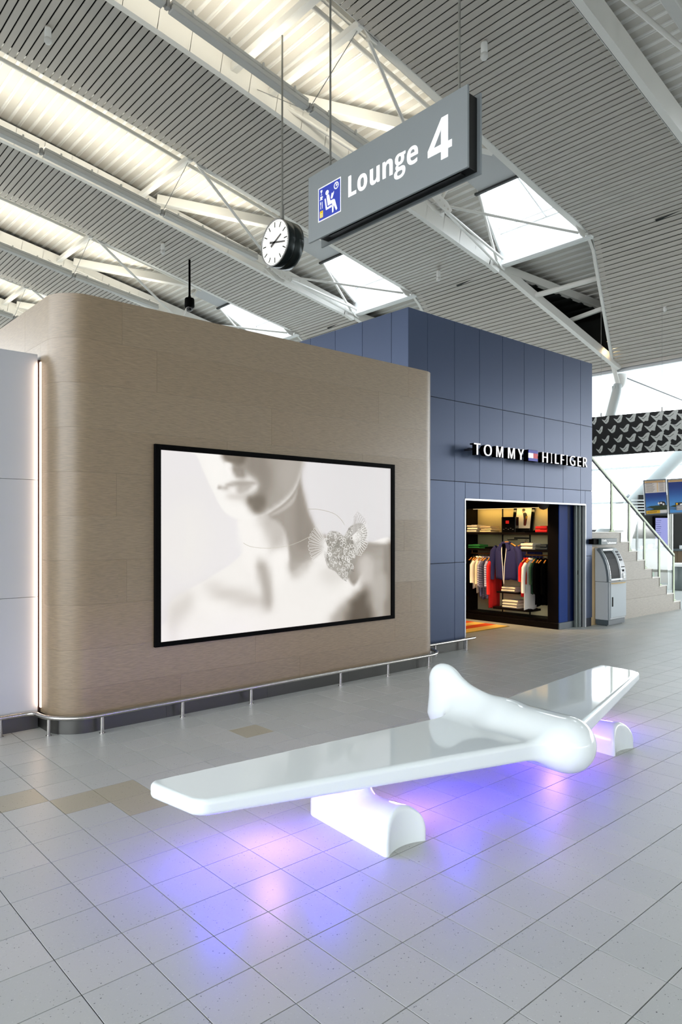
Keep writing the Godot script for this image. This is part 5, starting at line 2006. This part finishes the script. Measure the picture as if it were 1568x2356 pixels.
# ---------------------------------------------------------------- the far side of the hall
func make_far() -> void:
	var s := st()
	# banner with a generic leaf pattern
	var dir := Vector3(0.231, 0, 0.973)
	var c := Vector3(16.84, 4.182, -8.03)
	var o := thing("hanging_banner", "long black banner with rows of pale curved shapes hung high before the glass front", "banner")
	var n := Vector3(-dir.z, 0, dir.x)
	var a := c - dir * 2.1
	var b := c + dir * 2.6
	s = st()
	bx(s, (a + b) / 2 - n * 0.016, Vector3(4.7, 0.985, 0.03), 0.004, Basis(dir, Vector3.UP, n))
	obj("backing", s, M.black, o)
	s = SurfaceTool.new()
	s.begin(Mesh.PRIMITIVE_TRIANGLES)
	var h := Vector3(0, 0.4925, 0)
	uvquad(s, [a - h, b - h, b + h, a + h], [Vector2(0, 1), Vector2(1, 1), Vector2(1, 0), Vector2(0, 0)])
	var im := Image.create(1280, 250, false, Image.FORMAT_RGBA8)
	im.fill(Color(0.03, 0.035, 0.04))
	for row in range(-1, 5):
		for col in 18:
			var x := col * 78.0 + (39.0 if row % 2 else 0.0) - 20
			var y := row * 62.0 + 12.0
			var k := clampf(x / 900.0, 0.35, 1.0)
			paint(im, smooth_poly([x - 12, y + 8, x + 22 * k, y + 15, x + 60 * k, y - 8, x + 92 * k, y - 8, x + 80 * k, y + 24, x + 76 * k, y + 54 * k + 4, x + 48 * k, y + 40, x + 26, y + 68 * k, x + 14, y + 38], 4), Color(0.74, 0.75, 0.74), 1.0)
			stroke(im, PackedVector2Array([Vector2(x + 14, y + 22), Vector2(x + 34 * k, y + 26), Vector2(x + 60 * k, y + 10)]), 2.0, Color(0.03, 0.035, 0.04))
	im.convert(Image.FORMAT_RGB8)
	var m := mat(Color.WHITE, 0.7)
	m.albedo_texture = tex_of(im)
	m.texture_repeat = false
	obj("printed_face", s, m, o)
	for t in [1.3, 2.72]:
		s = st()
		var p: Vector3 = a + dir * t + Vector3(0, 0.49, 0)
		tube(s, [p, Vector3(p.x, vault(p.x), p.z)], 0.004, 6)
		bx(s, p + Vector3(0, 0.04, 0), Vector3(0.03, 0.1, 0.03))
		obj("wire", s, M.cable, o)
	# two display screens on a pole
	for i in 2:
		var pos := Vector3(21.02, 2.79, -9.38) if i == 0 else Vector3(21.55, 2.82, -8.91)
		var d := thing("display_screen", ["upright information screen showing a timetable above a cow, left one on the pole", "upright information screen with a blue sky and a black label, right one on the pole"][i], "screen", pos, -YAW)
		d.rotation.z = 0.06
		s = st()
		bx(s, Vector3(0, 0, -0.03), Vector3(0.68, 1.06, 0.07), 0.012)
		obj("housing", s, M.screenframe, d)
		s = SurfaceTool.new()
		s.begin(Mesh.PRIMITIVE_TRIANGLES)
		uvquad(s, [Vector3(-0.31, -0.49, 0.0065), Vector3(0.31, -0.49, 0.0065), Vector3(0.31, 0.49, 0.0065), Vector3(-0.31, 0.49, 0.0065)], [Vector2(0, 1), Vector2(1, 1), Vector2(1, 0), Vector2(0, 0)])
		var sm := mat(Color(0.02, 0.02, 0.02), 0.3)
		sm.emission_enabled = true
		sm.emission_texture = tex_of(info_image(i))
		sm.emission_operator = BaseMaterial3D.EMISSION_OP_MULTIPLY
		sm.emission = Color.WHITE
		sm.emission_energy_multiplier = 2.2
		sm.texture_repeat = false
		obj("screen_face", s, sm, d)
		if i == 1:
			var tm := text_mesh("Information", 0.06, 0.002, true)
			place_text(tm, "lettering", M.signwhite, d, Vector3(0, 0, 0.0085), Vector3.RIGHT, 0.0, 0.29, -0.27, -0.225)
	var pole := thing("screen_pole", "brushed metal pole carrying the two upright information screens", "pole", Vector3(21.42, 0, -9.12))
	s = st()
	tube(s, [Vector3.ZERO, Vector3(0, 2.9, 0)], 0.075, 18)
	obj("tube", s, M.polemetal, pole)
	s = st()
	lathe(s, [Vector2(0.0, 0.02), Vector2(0.2, 0.018), Vector2(0.22, 0.0)], 24, Vector3.ZERO, Basis(Vector3(1, 0, 0), -PI / 2))
	obj("foot_plate", s, M.polemetal, pole)
	# dark kiosk behind
	var k := thing("kiosk", "dark kiosk with a brown board counter behind the stair railing", "kiosk", Vector3(23.37, 0, -9.98), -YAW)
	for i in 8:
		s = st()
		span(s, Vector3(-1.05 + i * 0.33, 0.06, -0.02), Vector3(-0.725 + i * 0.33, 1.1, 0.0), 0.003)
		obj("board", s, M.kioskwood, k)
	s = st()
	span(s, Vector3(-1.07, 0.0, -0.7), Vector3(1.6, 1.1, -0.02))
	obj("counter_core", s, M.darkgrey, k)
	s = st()
	span(s, Vector3(-1.12, 1.1, -0.75), Vector3(1.65, 1.16, 0.05), 0.006)
	obj("counter_top", s, M.slatebase, k)
	s = st()
	prism(s, pv([-1.05, 1.16, 1.6, 1.16, 1.6, 2.98, -0.75, 2.98, -0.75, 2.1]), 0.08, Vector3(0, 0, -0.7))
	obj("back_wall", s, M.kioskdark, k)
	for i in 5:
		s = st()
		span(s, Vector3(-1.0, 2.38 + i * 0.1, -0.6), Vector3(-0.3, 2.42 + i * 0.1, -0.57))
		obj("louvre", s, M.white, k)
	s = st()
	span(s, Vector3(-0.27, 1.2, -0.62), Vector3(0.4, 2.26, -0.55), 0.008)
	obj("screen_housing", s, M.black, k)
	s = st()
	span(s, Vector3(-0.21, 1.27, -0.552), Vector3(0.34, 2.2, -0.546))
	obj("screen_face", s, M.lilacscreen, k)
	for i in 9:
		s = st()
		bx(s, Vector3(-0.1 - 0.02 * (i % 3), 2.12 - i * 0.07, -0.5455), Vector3(0.16, 0.012, 0.001))
		obj("screen_text", s, M.darkgrey, k)
		s = st()
		bx(s, Vector3(0.27, 2.12 - i * 0.07, -0.5455), Vector3(0.06, 0.012, 0.001))
		obj("screen_text", s, M.darkgrey, k)
	for q in [[-0.75, 0.1], [-0.5, 0.16], [0.55, 0.12]]:
		s = st()
		bx(s, Vector3(q[0], 1.16 + q[1] / 2, -0.3), Vector3(0.12, q[1], 0.1), 0.01)
		obj("brochure_holder", s, M.white, k)
	var g := thing("seat", "green padded block seat behind the stair railing", "seat", Vector3(21.7, 0, -10.1), -YAW)
	s = st()
	bx(s, Vector3(0, 0.36, 0), Vector3(0.55, 0.26, 0.5), 0.04)
	obj("cushion", s, M.green, g)
	s = st()
	bx(s, Vector3(0, 0.12, 0), Vector3(0.45, 0.24, 0.4), 0.01)
	obj("plinth", s, M.darkgrey, g)
	var w := thing("waste_bin", "grey cylindrical waste bin with a white liner, right of the stair railing", "bin", Vector3(21.5, 0, -8.86))
	s = st()
	lathe(s, [Vector2(0.0, 0.0), Vector2(0.2, 0.0), Vector2(0.22, 0.03), Vector2(0.22, 0.74), Vector2(0.2, 0.76)], 28, Vector3.ZERO, Basis(Vector3(1, 0, 0), -PI / 2))
	obj("drum", s, M.bingrey, w)
	s = st()
	lathe(s, [Vector2(0.23, 0.71), Vector2(0.235, 0.77), Vector2(0.2, 0.81), Vector2(0.16, 0.78), Vector2(0.12, 0.6), Vector2(0.0, 0.58)], 24, Vector3.ZERO, Basis(Vector3(1, 0, 0), -PI / 2))
	obj("liner", s, M.white, w)
	# leaning columns under the eave nodes
	o = thing("leaning_column", "white round column leaning under the eave node right of the blue shop box", "column")
	s = st()
	tube(s, [Vector3(EAVE + 0.14, 5.86, -9.45), Vector3(EAVE + 0.05, 5.6, -9.45), Vector3(18.12, 4.05, -9.56)], [0.11, 0.13, 0.135], 20)
	obj("shaft", s, M.column, o)
	s = st()
	bar(s, Vector3(18.12, 3.98, -6.6), Vector3(18.12, 3.98, -12.4), 0.24, 0.3, 0.02)
	obj("transfer_beam", s, M.column, o)
	for i in 6:
		s = st()
		var ang := TAU * i / 6
		bx(s, Vector3(EAVE + 0.08 + cos(ang) * 0.105, 5.72, -9.45 + sin(ang) * 0.105), Vector3(0.03, 0.22, 0.03), 0.01)
		obj("rib", s, M.column, o)
	o = thing("leaning_column", "white round column slanting steeply up to the right behind the information screens", "column")
	s = st()
	tube(s, [Vector3(21.6, 0.0, -13.1), Vector3(22.85, 1.904, -11.8), Vector3(24.617, 4.322, -10.205), Vector3(26.6, 7.0, -8.45)], 0.22, 20)
	obj("shaft", s, M.column, o)
	o = thing("tension_cable", "thin dark cable running from the eave node out under the louvred roof", "cable")
	s = st()
	tube(s, [Vector3(EAVE + 0.6, 6.16, -9.5), Vector3(24.7, 6.25, -10.12), Vector3(29.9, 6.3, -10.6)], 0.02, 8)
	obj("strand", s, M.cabledark, o)
	var sp := thing("spotlight", "small round lit spotlight in the dark pocket behind the eave node", "light", Vector3(18.02, 6.9, -9.3))
	s = st()
	lathe(s, [Vector2(0.0, 0.3), Vector2(0.07, 0.3), Vector2(0.085, 0.08), Vector2(0.08, 0.0)], 20, Vector3.ZERO, Basis(Vector3(1, 0, 0), -PI / 2))
	obj("housing", s, M.black, sp)
	s = st()
	lathe(s, [Vector2(0.078, 0.02), Vector2(0.0, 0.021)], 20, Vector3.ZERO, Basis(Vector3(1, 0, 0), -PI / 2), false)
	obj("lamp", s, M.ledshop, sp)
	var l := SpotLight3D.new()
	put(l, "lamp_light", sp)
	l.position = Vector3(0, -0.04, 0)
	l.rotation.x = -PI / 2
	l.spot_angle = 55
	l.light_color = Color(1.0, 0.85, 0.62)
	l.light_energy = 2.5
	l.light_size = 0.08
	l.shadow_enabled = true
	# pale shingled cones beyond the stairs
	for i in 2:
		var at := Vector3(25.3, 1.75, -12.3) if i == 0 else Vector3(25.3, 1.75, -14.6)
		o = thing("shingled_cone", ["pale shingled cone roof beyond the stairs, nearer the information screens", "pale shingled cone roof beyond the stairs, close to the blue shop box"][i], "roof", at)
		for r in 7:
			s = st()
			var y0 := 0.62 + r * 0.11
			lathe(s, [Vector2(0.98 - r * 0.135, y0), Vector2(0.97 - r * 0.135, y0 - 0.015), Vector2(0.80 - r * 0.135, y0 + 0.12)], 26, Vector3.ZERO, Basis(Vector3(1, 0, 0), -PI / 2), false)
			obj("shingle_row", s, M.shingle[r % 2], o)
		s = st()
		tube(s, [Vector3(0, -1.75, 0), Vector3(0, 0.7, 0)], 0.06, 10)
		obj("stem", s, M.cable, o)
	o = thing("low_screen_wall", "low white ribbed screen wall beyond the stair landing", "wall", Vector3(24.2, 0, -13.6))
	for i in 16:
		s = st()
		span(s, Vector3(-0.03, 0.1, -1.6 + i * 0.2), Vector3(0.03, 1.72, -1.42 + i * 0.2), 0.01)
		obj("rib", s, M.white, o)
	s = st()
	span(s, Vector3(-0.04, 1.72, -1.65), Vector3(0.04, 1.8, 1.65), 0.005)
	obj("cap_rail", s, M.darkgrey, o)

func info_image(i: int) -> Image:
	var im := Image.create(160, 256, false, Image.FORMAT_RGBA8)
	for y in 256:
		var t := float(y) / 256
		var c := Color(0.02, 0.16, 0.45).lerp(Color(0.28, 0.55, 0.80), smoothstep(0.35 if i == 0 else 0.05, 0.85, t))
		im.fill_rect(Rect2i(0, y, 160, 1), c)
	im.fill_rect(Rect2i(0, 0, 160, 16), Color(0.78, 0.66, 0.48))
	for x in 12:
		im.fill_rect(Rect2i(12 + x * 11, 5, 8, 5), Color(0.45, 0.30, 0.16))
	if i == 0:
		im.fill_rect(Rect2i(0, 18, 160, 76), Color(0.80, 0.78, 0.75))
		for r in 8:
			im.fill_rect(Rect2i(0, 25 + r * 9, 160, 1), Color(0.55, 0.53, 0.5))
			im.fill_rect(Rect2i(8, 19 + r * 9, 50 + (r * 13) % 22, 3), Color(0.45, 0.43, 0.42))
			im.fill_rect(Rect2i(92, 19 + r * 9, 10, 4), Color(0.85, 0.62, 0.2))
			im.fill_rect(Rect2i(110, 19 + r * 9, 36, 3), Color(0.45, 0.43, 0.42))
	paint(im, pv([0, 205, 40, 196, 160, 194, 160, 232, 0, 232]), Color(0.10, 0.18, 0.06), 1.0)
	paint(im, pv([0, 205, 34, 210, 60, 222, 20, 232, 0, 232]), Color(0.25, 0.42, 0.6), 1.0)
	if i == 0:
		paint(im, smooth_poly([96, 176, 108, 166, 140, 168, 152, 180, 150, 200, 140, 198, 122, 196, 112, 202, 104, 190], 4), Color(0.06, 0.06, 0.06), 1.0)
		paint(im, ellipse(118, 178, 9, 7), Color(0.92, 0.92, 0.92), 1.0)
		paint(im, ellipse(136, 188, 7, 8), Color(0.9, 0.9, 0.9), 1.0)
		paint(im, ellipse(99, 180, 7, 9), Color(0.85, 0.84, 0.82), 1.0)
		im.fill_rect(Rect2i(0, 232, 106, 24), Color(0.80, 0.62, 0.08))
		im.fill_rect(Rect2i(106, 232, 54, 24), Color(0.8, 0.8, 0.8))
		for x in 8:
			im.fill_rect(Rect2i(10 + x * 9, 240, 6, 8), Color(0.3, 0.22, 0.02))
	else:
		im.fill_rect(Rect2i(44, 178, 116, 22), Color(0.05, 0.05, 0.05))
		im.fill_rect(Rect2i(50, 182, 14, 14), Color(0.95, 0.72, 0.1))
		im.fill_rect(Rect2i(50, 200, 110, 40), Color(0.5, 0.5, 0.52))
		for r in 5:
			im.fill_rect(Rect2i(58, 205 + r * 7, 90, 3), Color(0.75, 0.75, 0.76))
	im.convert(Image.FORMAT_RGB8)
	return im

func make_shell() -> void:
	var s := st()
	# glazed front beyond the stairs
	var o := thing("window", "tall glass front of the hall with slim white bars, bright daylight behind", "window", Vector3.ZERO, 0, "", "structure")
	for i in 21:
		var z := -39.9 + i * 2.695
		s = st()
		span(s, Vector3(29.95, 0.0, z - 0.03), Vector3(30.07, 7.05, z + 0.03), 0.006)
		obj("mullion", s, M.white, o)
	for y in [0.05, 3.0, 4.53, 7.02]:
		s = st()
		span(s, Vector3(29.94, y - 0.045, -40), Vector3(30.06, y + 0.045, 14), 0.006)
		obj("transom", s, M.softgrey, o)
	for q in [[0.1, 2.95], [3.05, 4.48], [4.58, 6.97]]:
		s = st()
		quad(s, Vector3(30, q[0], 14), Vector3(30, q[0], -40), Vector3(30, q[1], -40), Vector3(30, q[1], 14))
		obj("pane", s, M.glass, o)
	# louvred roof between the eave and the glass front
	o = thing("ceiling", "white louvred glass roof beyond the eave, glowing with daylight", "ceiling", Vector3.ZERO, 0, "", "structure")
	for i in 55:
		var x := 18.95 + i * 0.2
		var y := lerpf(6.55, 7.05, (x - 18.9) / 11.1)
		s = st()
		bx(s, Vector3(x, y, -21.5), Vector3(0.185, 0.006, 37.0), 0.0, Basis(Vector3(0, 0, 1), 0.05))
		obj("louvre", s, M.louvre, o)
	for i in 11:
		s = st()
		var z := -39.5 + i * 5.3
		bar(s, Vector3(18.7, 6.62, z), Vector3(30, 7.13, z), 0.05, 0.09)
		obj("rafter", s, M.white, o)
	s = st()
	span(s, Vector3(18.7, 6.9, -3.0), Vector3(30.2, 7.2, 14.2))  # unseen slab added to cut the daylight falling on the stairs
	obj("light_block_roof", s, M.plaster, o)
	s = st()   # fascia closing the pocket behind the slats
	span(s, Vector3(EAVE + 0.03, 6.2, -40), Vector3(EAVE + 0.13, 8.3, 14), 0.01)
	obj("eave_fascia", s, M.softgrey, o)
	# plain walls that close the hall out of view
	o = thing("wall_west", "off-white end wall with tall window openings, out of view to the left", "wall", Vector3.ZERO, 0, "", "structure")
	s = st()
	span(s, Vector3(-12.3, 0, -40.3), Vector3(-12, 1.0, 14.3))
	span(s, Vector3(-12.3, 9.5, -40.3), Vector3(-12, 12.0, 14.3))
	for i in 19:
		span(s, Vector3(-12.3, 1.0, -40.3 + i * 3.02), Vector3(-12, 9.5, -40.0 + i * 3.02))
	obj("plaster", s, M.plaster, o)
	o = thing("wall_north", "far end wall of the hall behind the pavilions, partly glazed", "wall", Vector3.ZERO, 0, "", "structure")
	s = st()
	span(s, Vector3(3.0, 0, -40.4), Vector3(18.7, 12.0, -40))
	span(s, Vector3(-12, 0, -40.4), Vector3(3.0, 0.8, -40))
	span(s, Vector3(-12, 11.0, -40.4), Vector3(3.0, 12.0, -40))
	for i in 6:
		span(s, Vector3(-12.0 + i * 3.0, 0.8, -40.4), Vector3(-11.8 + i * 3.0, 11.0, -40))
	obj("plaster", s, M.plaster, o)
	o = thing("wall_south", "glazed wall of the hall behind the viewer with white posts", "wall", Vector3.ZERO, 0, "", "structure")
	s = st()
	span(s, Vector3(-12, 0, 14), Vector3(30, 0.5, 14.3))
	span(s, Vector3(-12, SOUTHTOP, 14), Vector3(18.7, 12.2, 14.3))
	span(s, Vector3(18.7, 0, 14), Vector3(30.2, 7.2, 14.3))  # solid end added out of view to keep sky light off the stairs
	for i in 11:
		span(s, Vector3(-12.1 + i * 3.0, 0.5, 14.0), Vector3(-11.9 + i * 3.0, SOUTHTOP, 14.3))
	obj("posts", s, M.plaster, o)
	o = thing("ceiling", "plain flat ceiling over the part of the hall behind the viewer to the left", "ceiling", Vector3.ZERO, 0, "", "structure")
	s = st()
	span(s, Vector3(-12.3, 11.7, -40.3), Vector3(-2.9, 12.0, 14.3))
	span(s, Vector3(-3.15, 11.1, -40.3), Vector3(-3.0, 12.2, 14.3))
	obj("plaster", s, M.plaster, o)
	o = thing("floor", "pale paved apron outside the glass front", "floor", Vector3.ZERO, 0, "", "structure")
	s = st()
	span(s, Vector3(30.2, -0.4, -90), Vector3(140, -0.15, 60))
	obj("paving", s, M.apron, o)
	o = thing("outside_building", "pale flat-roofed building far outside the glass front", "building", Vector3(75, -0.15, -40))
	s = st()
	span(s, Vector3(0, 0, -16), Vector3(10, 5.5, 20), 0.05)
	obj("wall", s, M.white, o)
	for i in 8:
		s = st()
		span(s, Vector3(-0.05, 1.2, -14 + i * 4.2), Vector3(0.02, 3.0, -11 + i * 4.2), 0.01)
		obj("window", s, M.softgrey, o)

# ---------------------------------------------------------------- materials
func make_materials() -> void:
	M.slat = [mat(Color(0.73, 0.71, 0.68), 0.42), mat(Color(0.72, 0.70, 0.67), 0.44), mat(Color(0.74, 0.72, 0.69), 0.41)]
	M.felt = mat(Color(0.05, 0.05, 0.05), 0.95)
	M.trim = mat(Color(0.85, 0.85, 0.84), 0.4)
	M.deck = mat(Color(0.95, 0.945, 0.93), 0.5)
	M.deckpan_shaded = mat(Color(0.85, 0.835, 0.805), 0.7)
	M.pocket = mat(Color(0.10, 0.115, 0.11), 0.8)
	M.roofskin = mat(Color(0.5, 0.5, 0.5), 0.8)
	M.white = mat(Color(0.93, 0.935, 0.93), 0.4)
	M.steel = mat(Color(0.91, 0.905, 0.885), 0.4)
	M.cable = mat(Color(0.62, 0.62, 0.61), 0.4)
	M.cabledark = mat(Color(0.1, 0.1, 0.1), 0.5)
	M.trough = mat(Color(0.76, 0.76, 0.745), 0.42)
	M.softgrey = mat(Color(0.76, 0.77, 0.78), 0.5)
	M.darkgrey = mat(Color(0.2, 0.21, 0.22), 0.55)
	M.black = mat(Color(0.012, 0.012, 0.013), 0.6, 0.0, 0.15)
	M.blackgloss = mat(Color(0.03, 0.03, 0.03), 0.12)
	M.glass = pane_mat(0.06)
	M.railglass = pane_mat(0.07, Color(0.85, 0.95, 0.88))
	M.uplight = glow(Color(1.0, 0.965, 0.88), 4.0)
	M.ledwarm = glow(Color(1.0, 0.92, 0.86), 4.4)
	M.ledshop = glow(Color(1.0, 0.88, 0.66), 4.0)
	M.ledpink = glow(Color(1.0, 0.75, 0.97), 7.0)
	M.ledblue = glow(Color(0.25, 0.18, 1.0), 7.0)
	# floor
	var sp := tex_of(speckle_image(1024))
	M.tile = []
	for c in [Color(0.985, 0.99, 0.99), Color(0.97, 0.977, 0.977), Color(1.0, 1.0, 1.0), Color(0.93, 0.89, 0.80)]:
		var m := mat(c, 0.36)
		m.albedo_texture = sp
		m.uv1_triplanar = true
		m.uv1_world_triplanar = true
		m.uv1_scale = Vector3.ONE / 1.25
		if c.b < 0.85:
			M.tile_beige = m
		else:
			M.tile.append(m)
	M.joint = mat(Color(0.11, 0.11, 0.115), 0.9)
	# wood
	M.wood = []
	var wt := tex_of(wood_image(1024, 768, Color(0.53, 0.462, 0.37), 0.15, 3, 0.010, 0.26))
	for c in [Color(1, 1, 1), Color(0.985, 0.98, 0.972), Color(1.0, 0.992, 0.985)]:
		var m := mat(c, 0.42)
		m.albedo_texture = wt
		m.clearcoat_enabled = true
		m.clearcoat = 0.35
		m.clearcoat_roughness = 0.3
		M.wood.append(m)
	M.woodcore = mat(Color(0.50, 0.43, 0.34), 0.8)
	M.stairwood = []
	var wt2 := tex_of(wood_image(512, 512, Color(0.66, 0.635, 0.59), 0.06, 13, 0.012, 0.12))
	for c in [Color(1, 1, 1), Color(0.98, 0.975, 0.97)]:
		var m := mat(c, 0.5)
		m.albedo_texture = wt2
		m.uv1_triplanar = true
		m.uv1_world_triplanar = true
		m.uv1_scale = Vector3.ONE * 0.7
		M.stairwood.append(m)
	M.lightwood = mat(Color(0.74, 0.64, 0.48), 0.5)
	M.tread = mat(Color(0.88, 0.86, 0.82), 0.45)
	M.riseredge = mat(Color(0.42, 0.40, 0.37), 0.5)
	M.plaster = mat(Color(0.86, 0.86, 0.84), 0.8)
	M.apron = mat(Color(0.82, 0.82, 0.80), 0.9)
	M.whitewall = mat(Color(0.70, 0.71, 0.73), 0.5)
	M.plinth = mat(Color(0.36, 0.36, 0.35), 0.28, 0.85)
	M.steelrail = mat(Color(0.72, 0.71, 0.69), 0.24, 0.95)
	M.trimsteel = mat(Color(0.72, 0.73, 0.74), 0.35, 0.85)
	M.guide = mat(Color(0.40, 0.43, 0.42), 0.4, 0.5)
	M.blue = [mat(Color(0.195, 0.25, 0.355), 0.36, 0.42), mat(Color(0.19, 0.244, 0.347), 0.37, 0.42), mat(Color(0.20, 0.257, 0.364), 0.35, 0.42)]
	M.navy = mat(Color(0.06, 0.08, 0.14), 0.6)
	M.brown = mat(Color(0.22, 0.12, 0.08), 0.6)
	M.letterface = glow(Color(1, 1, 1), 3.0)
	M.flagblue = glow(Color(0.16, 0.2, 0.62), 2.5)
	M.flagred = glow(Color(0.85, 0.2, 0.28), 2.0)
	M.signgrey = mat(Color(0.555, 0.585, 0.60), 0.38)
	M.signblack = mat(Color(0.03, 0.035, 0.035), 0.4)
	M.signwhite = mat(Color(0.95, 0.95, 0.95), 0.4)
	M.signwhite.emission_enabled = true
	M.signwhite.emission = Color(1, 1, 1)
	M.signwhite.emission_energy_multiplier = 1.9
	M.signteal = mat(Color(0.25, 0.32, 0.32), 0.4)
	M.rod = mat(Color(0.55, 0.55, 0.53), 0.4, 0.3)
	M.clockbody = mat(Color(0.16, 0.19, 0.19), 0.25, 0.4)
	M.bezel = mat(Color(0.6, 0.6, 0.6), 0.3, 0.7)
	M.dial = mat(Color(0.95, 0.95, 0.93), 0.4)
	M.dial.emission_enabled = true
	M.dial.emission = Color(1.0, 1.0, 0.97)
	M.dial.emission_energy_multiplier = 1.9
	M.clockmark = mat(Color(0.12, 0.13, 0.13), 0.5)
	M.clockhand = mat(Color(0.32, 0.31, 0.31), 0.5)
	M.espresso = mat(Color(0.055, 0.035, 0.028), 0.5, 0.0, 0.2)
	M.cream = mat(Color(0.84, 0.78, 0.58), 0.6)
	M.brass = mat(Color(0.66, 0.45, 0.22), 0.35, 0.7)
	M.shopblue = mat(Color(0.01, 0.18, 0.45), 0.45, 0.0, 0.2)
	M.shopnavy = mat(Color(0.012, 0.07, 0.22), 0.45, 0.0, 0.2)
	M.slatebase = mat(Color(0.25, 0.29, 0.31), 0.4)
	M.rugedge = mat(Color(0.60, 0.50, 0.22), 0.95)
	M.rugyellow = mat(Color(0.97, 0.80, 0.40), 0.95)
	M.rugorange = mat(Color(0.88, 0.32, 0.07), 0.95)
	var cloth := func(c: Color) -> StandardMaterial3D:
		var m := mat(c, 0.85)
		m.rim_enabled = true
		m.rim = 0.08
		return m
	M.blackcloth = mat(Color(0.006, 0.006, 0.007), 0.95, 0.0, 0.1)
	M.browncloth = cloth.call(Color(0.12, 0.09, 0.08))
	M.whitecloth = cloth.call(Color(0.92, 0.90, 0.86))
	M.creamcloth = cloth.call(Color(0.90, 0.85, 0.74))
	M.tancloth = cloth.call(Color(0.80, 0.70, 0.52))
	M.redcloth = cloth.call(Color(0.78, 0.05, 0.04))
	M.redcloth2 = cloth.call(Color(0.88, 0.16, 0.05))
	M.greencloth = cloth.call(Color(0.08, 0.42, 0.16))
	M.slatecloth = cloth.call(Color(0.14, 0.17, 0.18))
	M.navycloth = cloth.call(Color(0.075, 0.08, 0.29))
	for q in [["plaid", Color(0.85, 0.85, 0.9), Color(0.45, 0.47, 0.66), Color(0.12, 0.12, 0.3)], ["plaid2", Color(0.5, 0.5, 0.6), Color(0.22, 0.22, 0.36), Color(0.06, 0.06, 0.14)], ["greenplaid", Color(0.04, 0.30, 0.16), Color(0.05, 0.18, 0.10), Color(0.02, 0.08, 0.06)]]:
		var m: StandardMaterial3D = cloth.call(Color.WHITE)
		m.albedo_texture = tex_of(plaid_image(q[1], q[2], q[3]))
		m.uv1_scale = Vector3(4, 4, 4)
		M[q[0]] = m
	M.hanger = mat(Color(0.85, 0.56, 0.22), 0.4)
	M.gloss = mat(Color(0.875, 0.905, 0.91), 0.06)
	M.palegreen = mat(Color(0.78, 0.84, 0.70), 0.4)
	M.atmlight = mat(Color(0.66, 0.68, 0.69), 0.4)
	M.atmdoor = mat(Color(0.64, 0.68, 0.70), 0.38)
	M.atmdark = mat(Color(0.33, 0.37, 0.39), 0.35)
	M.atmscreen = mat(Color(0.04, 0.06, 0.06), 0.5, 0.0, 0.2)
	M.silver = mat(Color(0.82, 0.84, 0.85), 0.3, 0.6)
	M.column = mat(Color(0.70, 0.72, 0.72), 0.4)
	M.screenframe = mat(Color(0.38, 0.40, 0.42), 0.35, 0.3)
	M.polemetal = mat(Color(0.62, 0.63, 0.62), 0.28, 0.8)
	M.kioskwood = mat(Color(0.36, 0.29, 0.20), 0.5)
	M.kioskdark = mat(Color(0.07, 0.07, 0.06), 0.5)
	M.lilacscreen = glow(Color(0.66, 0.68, 0.95), 2.4)
	M.green = mat(Color(0.06, 0.42, 0.12), 0.7)
	M.bingrey = mat(Color(0.38, 0.42, 0.42), 0.4)
	M.louvre = mat(Color(0.93, 0.95, 0.95), 0.5)
	M.louvre.backlight_enabled = true
	M.louvre.backlight = Color(0.8, 0.82, 0.82)
	M.shingle = [mat(Color(0.62, 0.63, 0.64), 0.7), mat(Color(0.42, 0.44, 0.46), 0.7)]
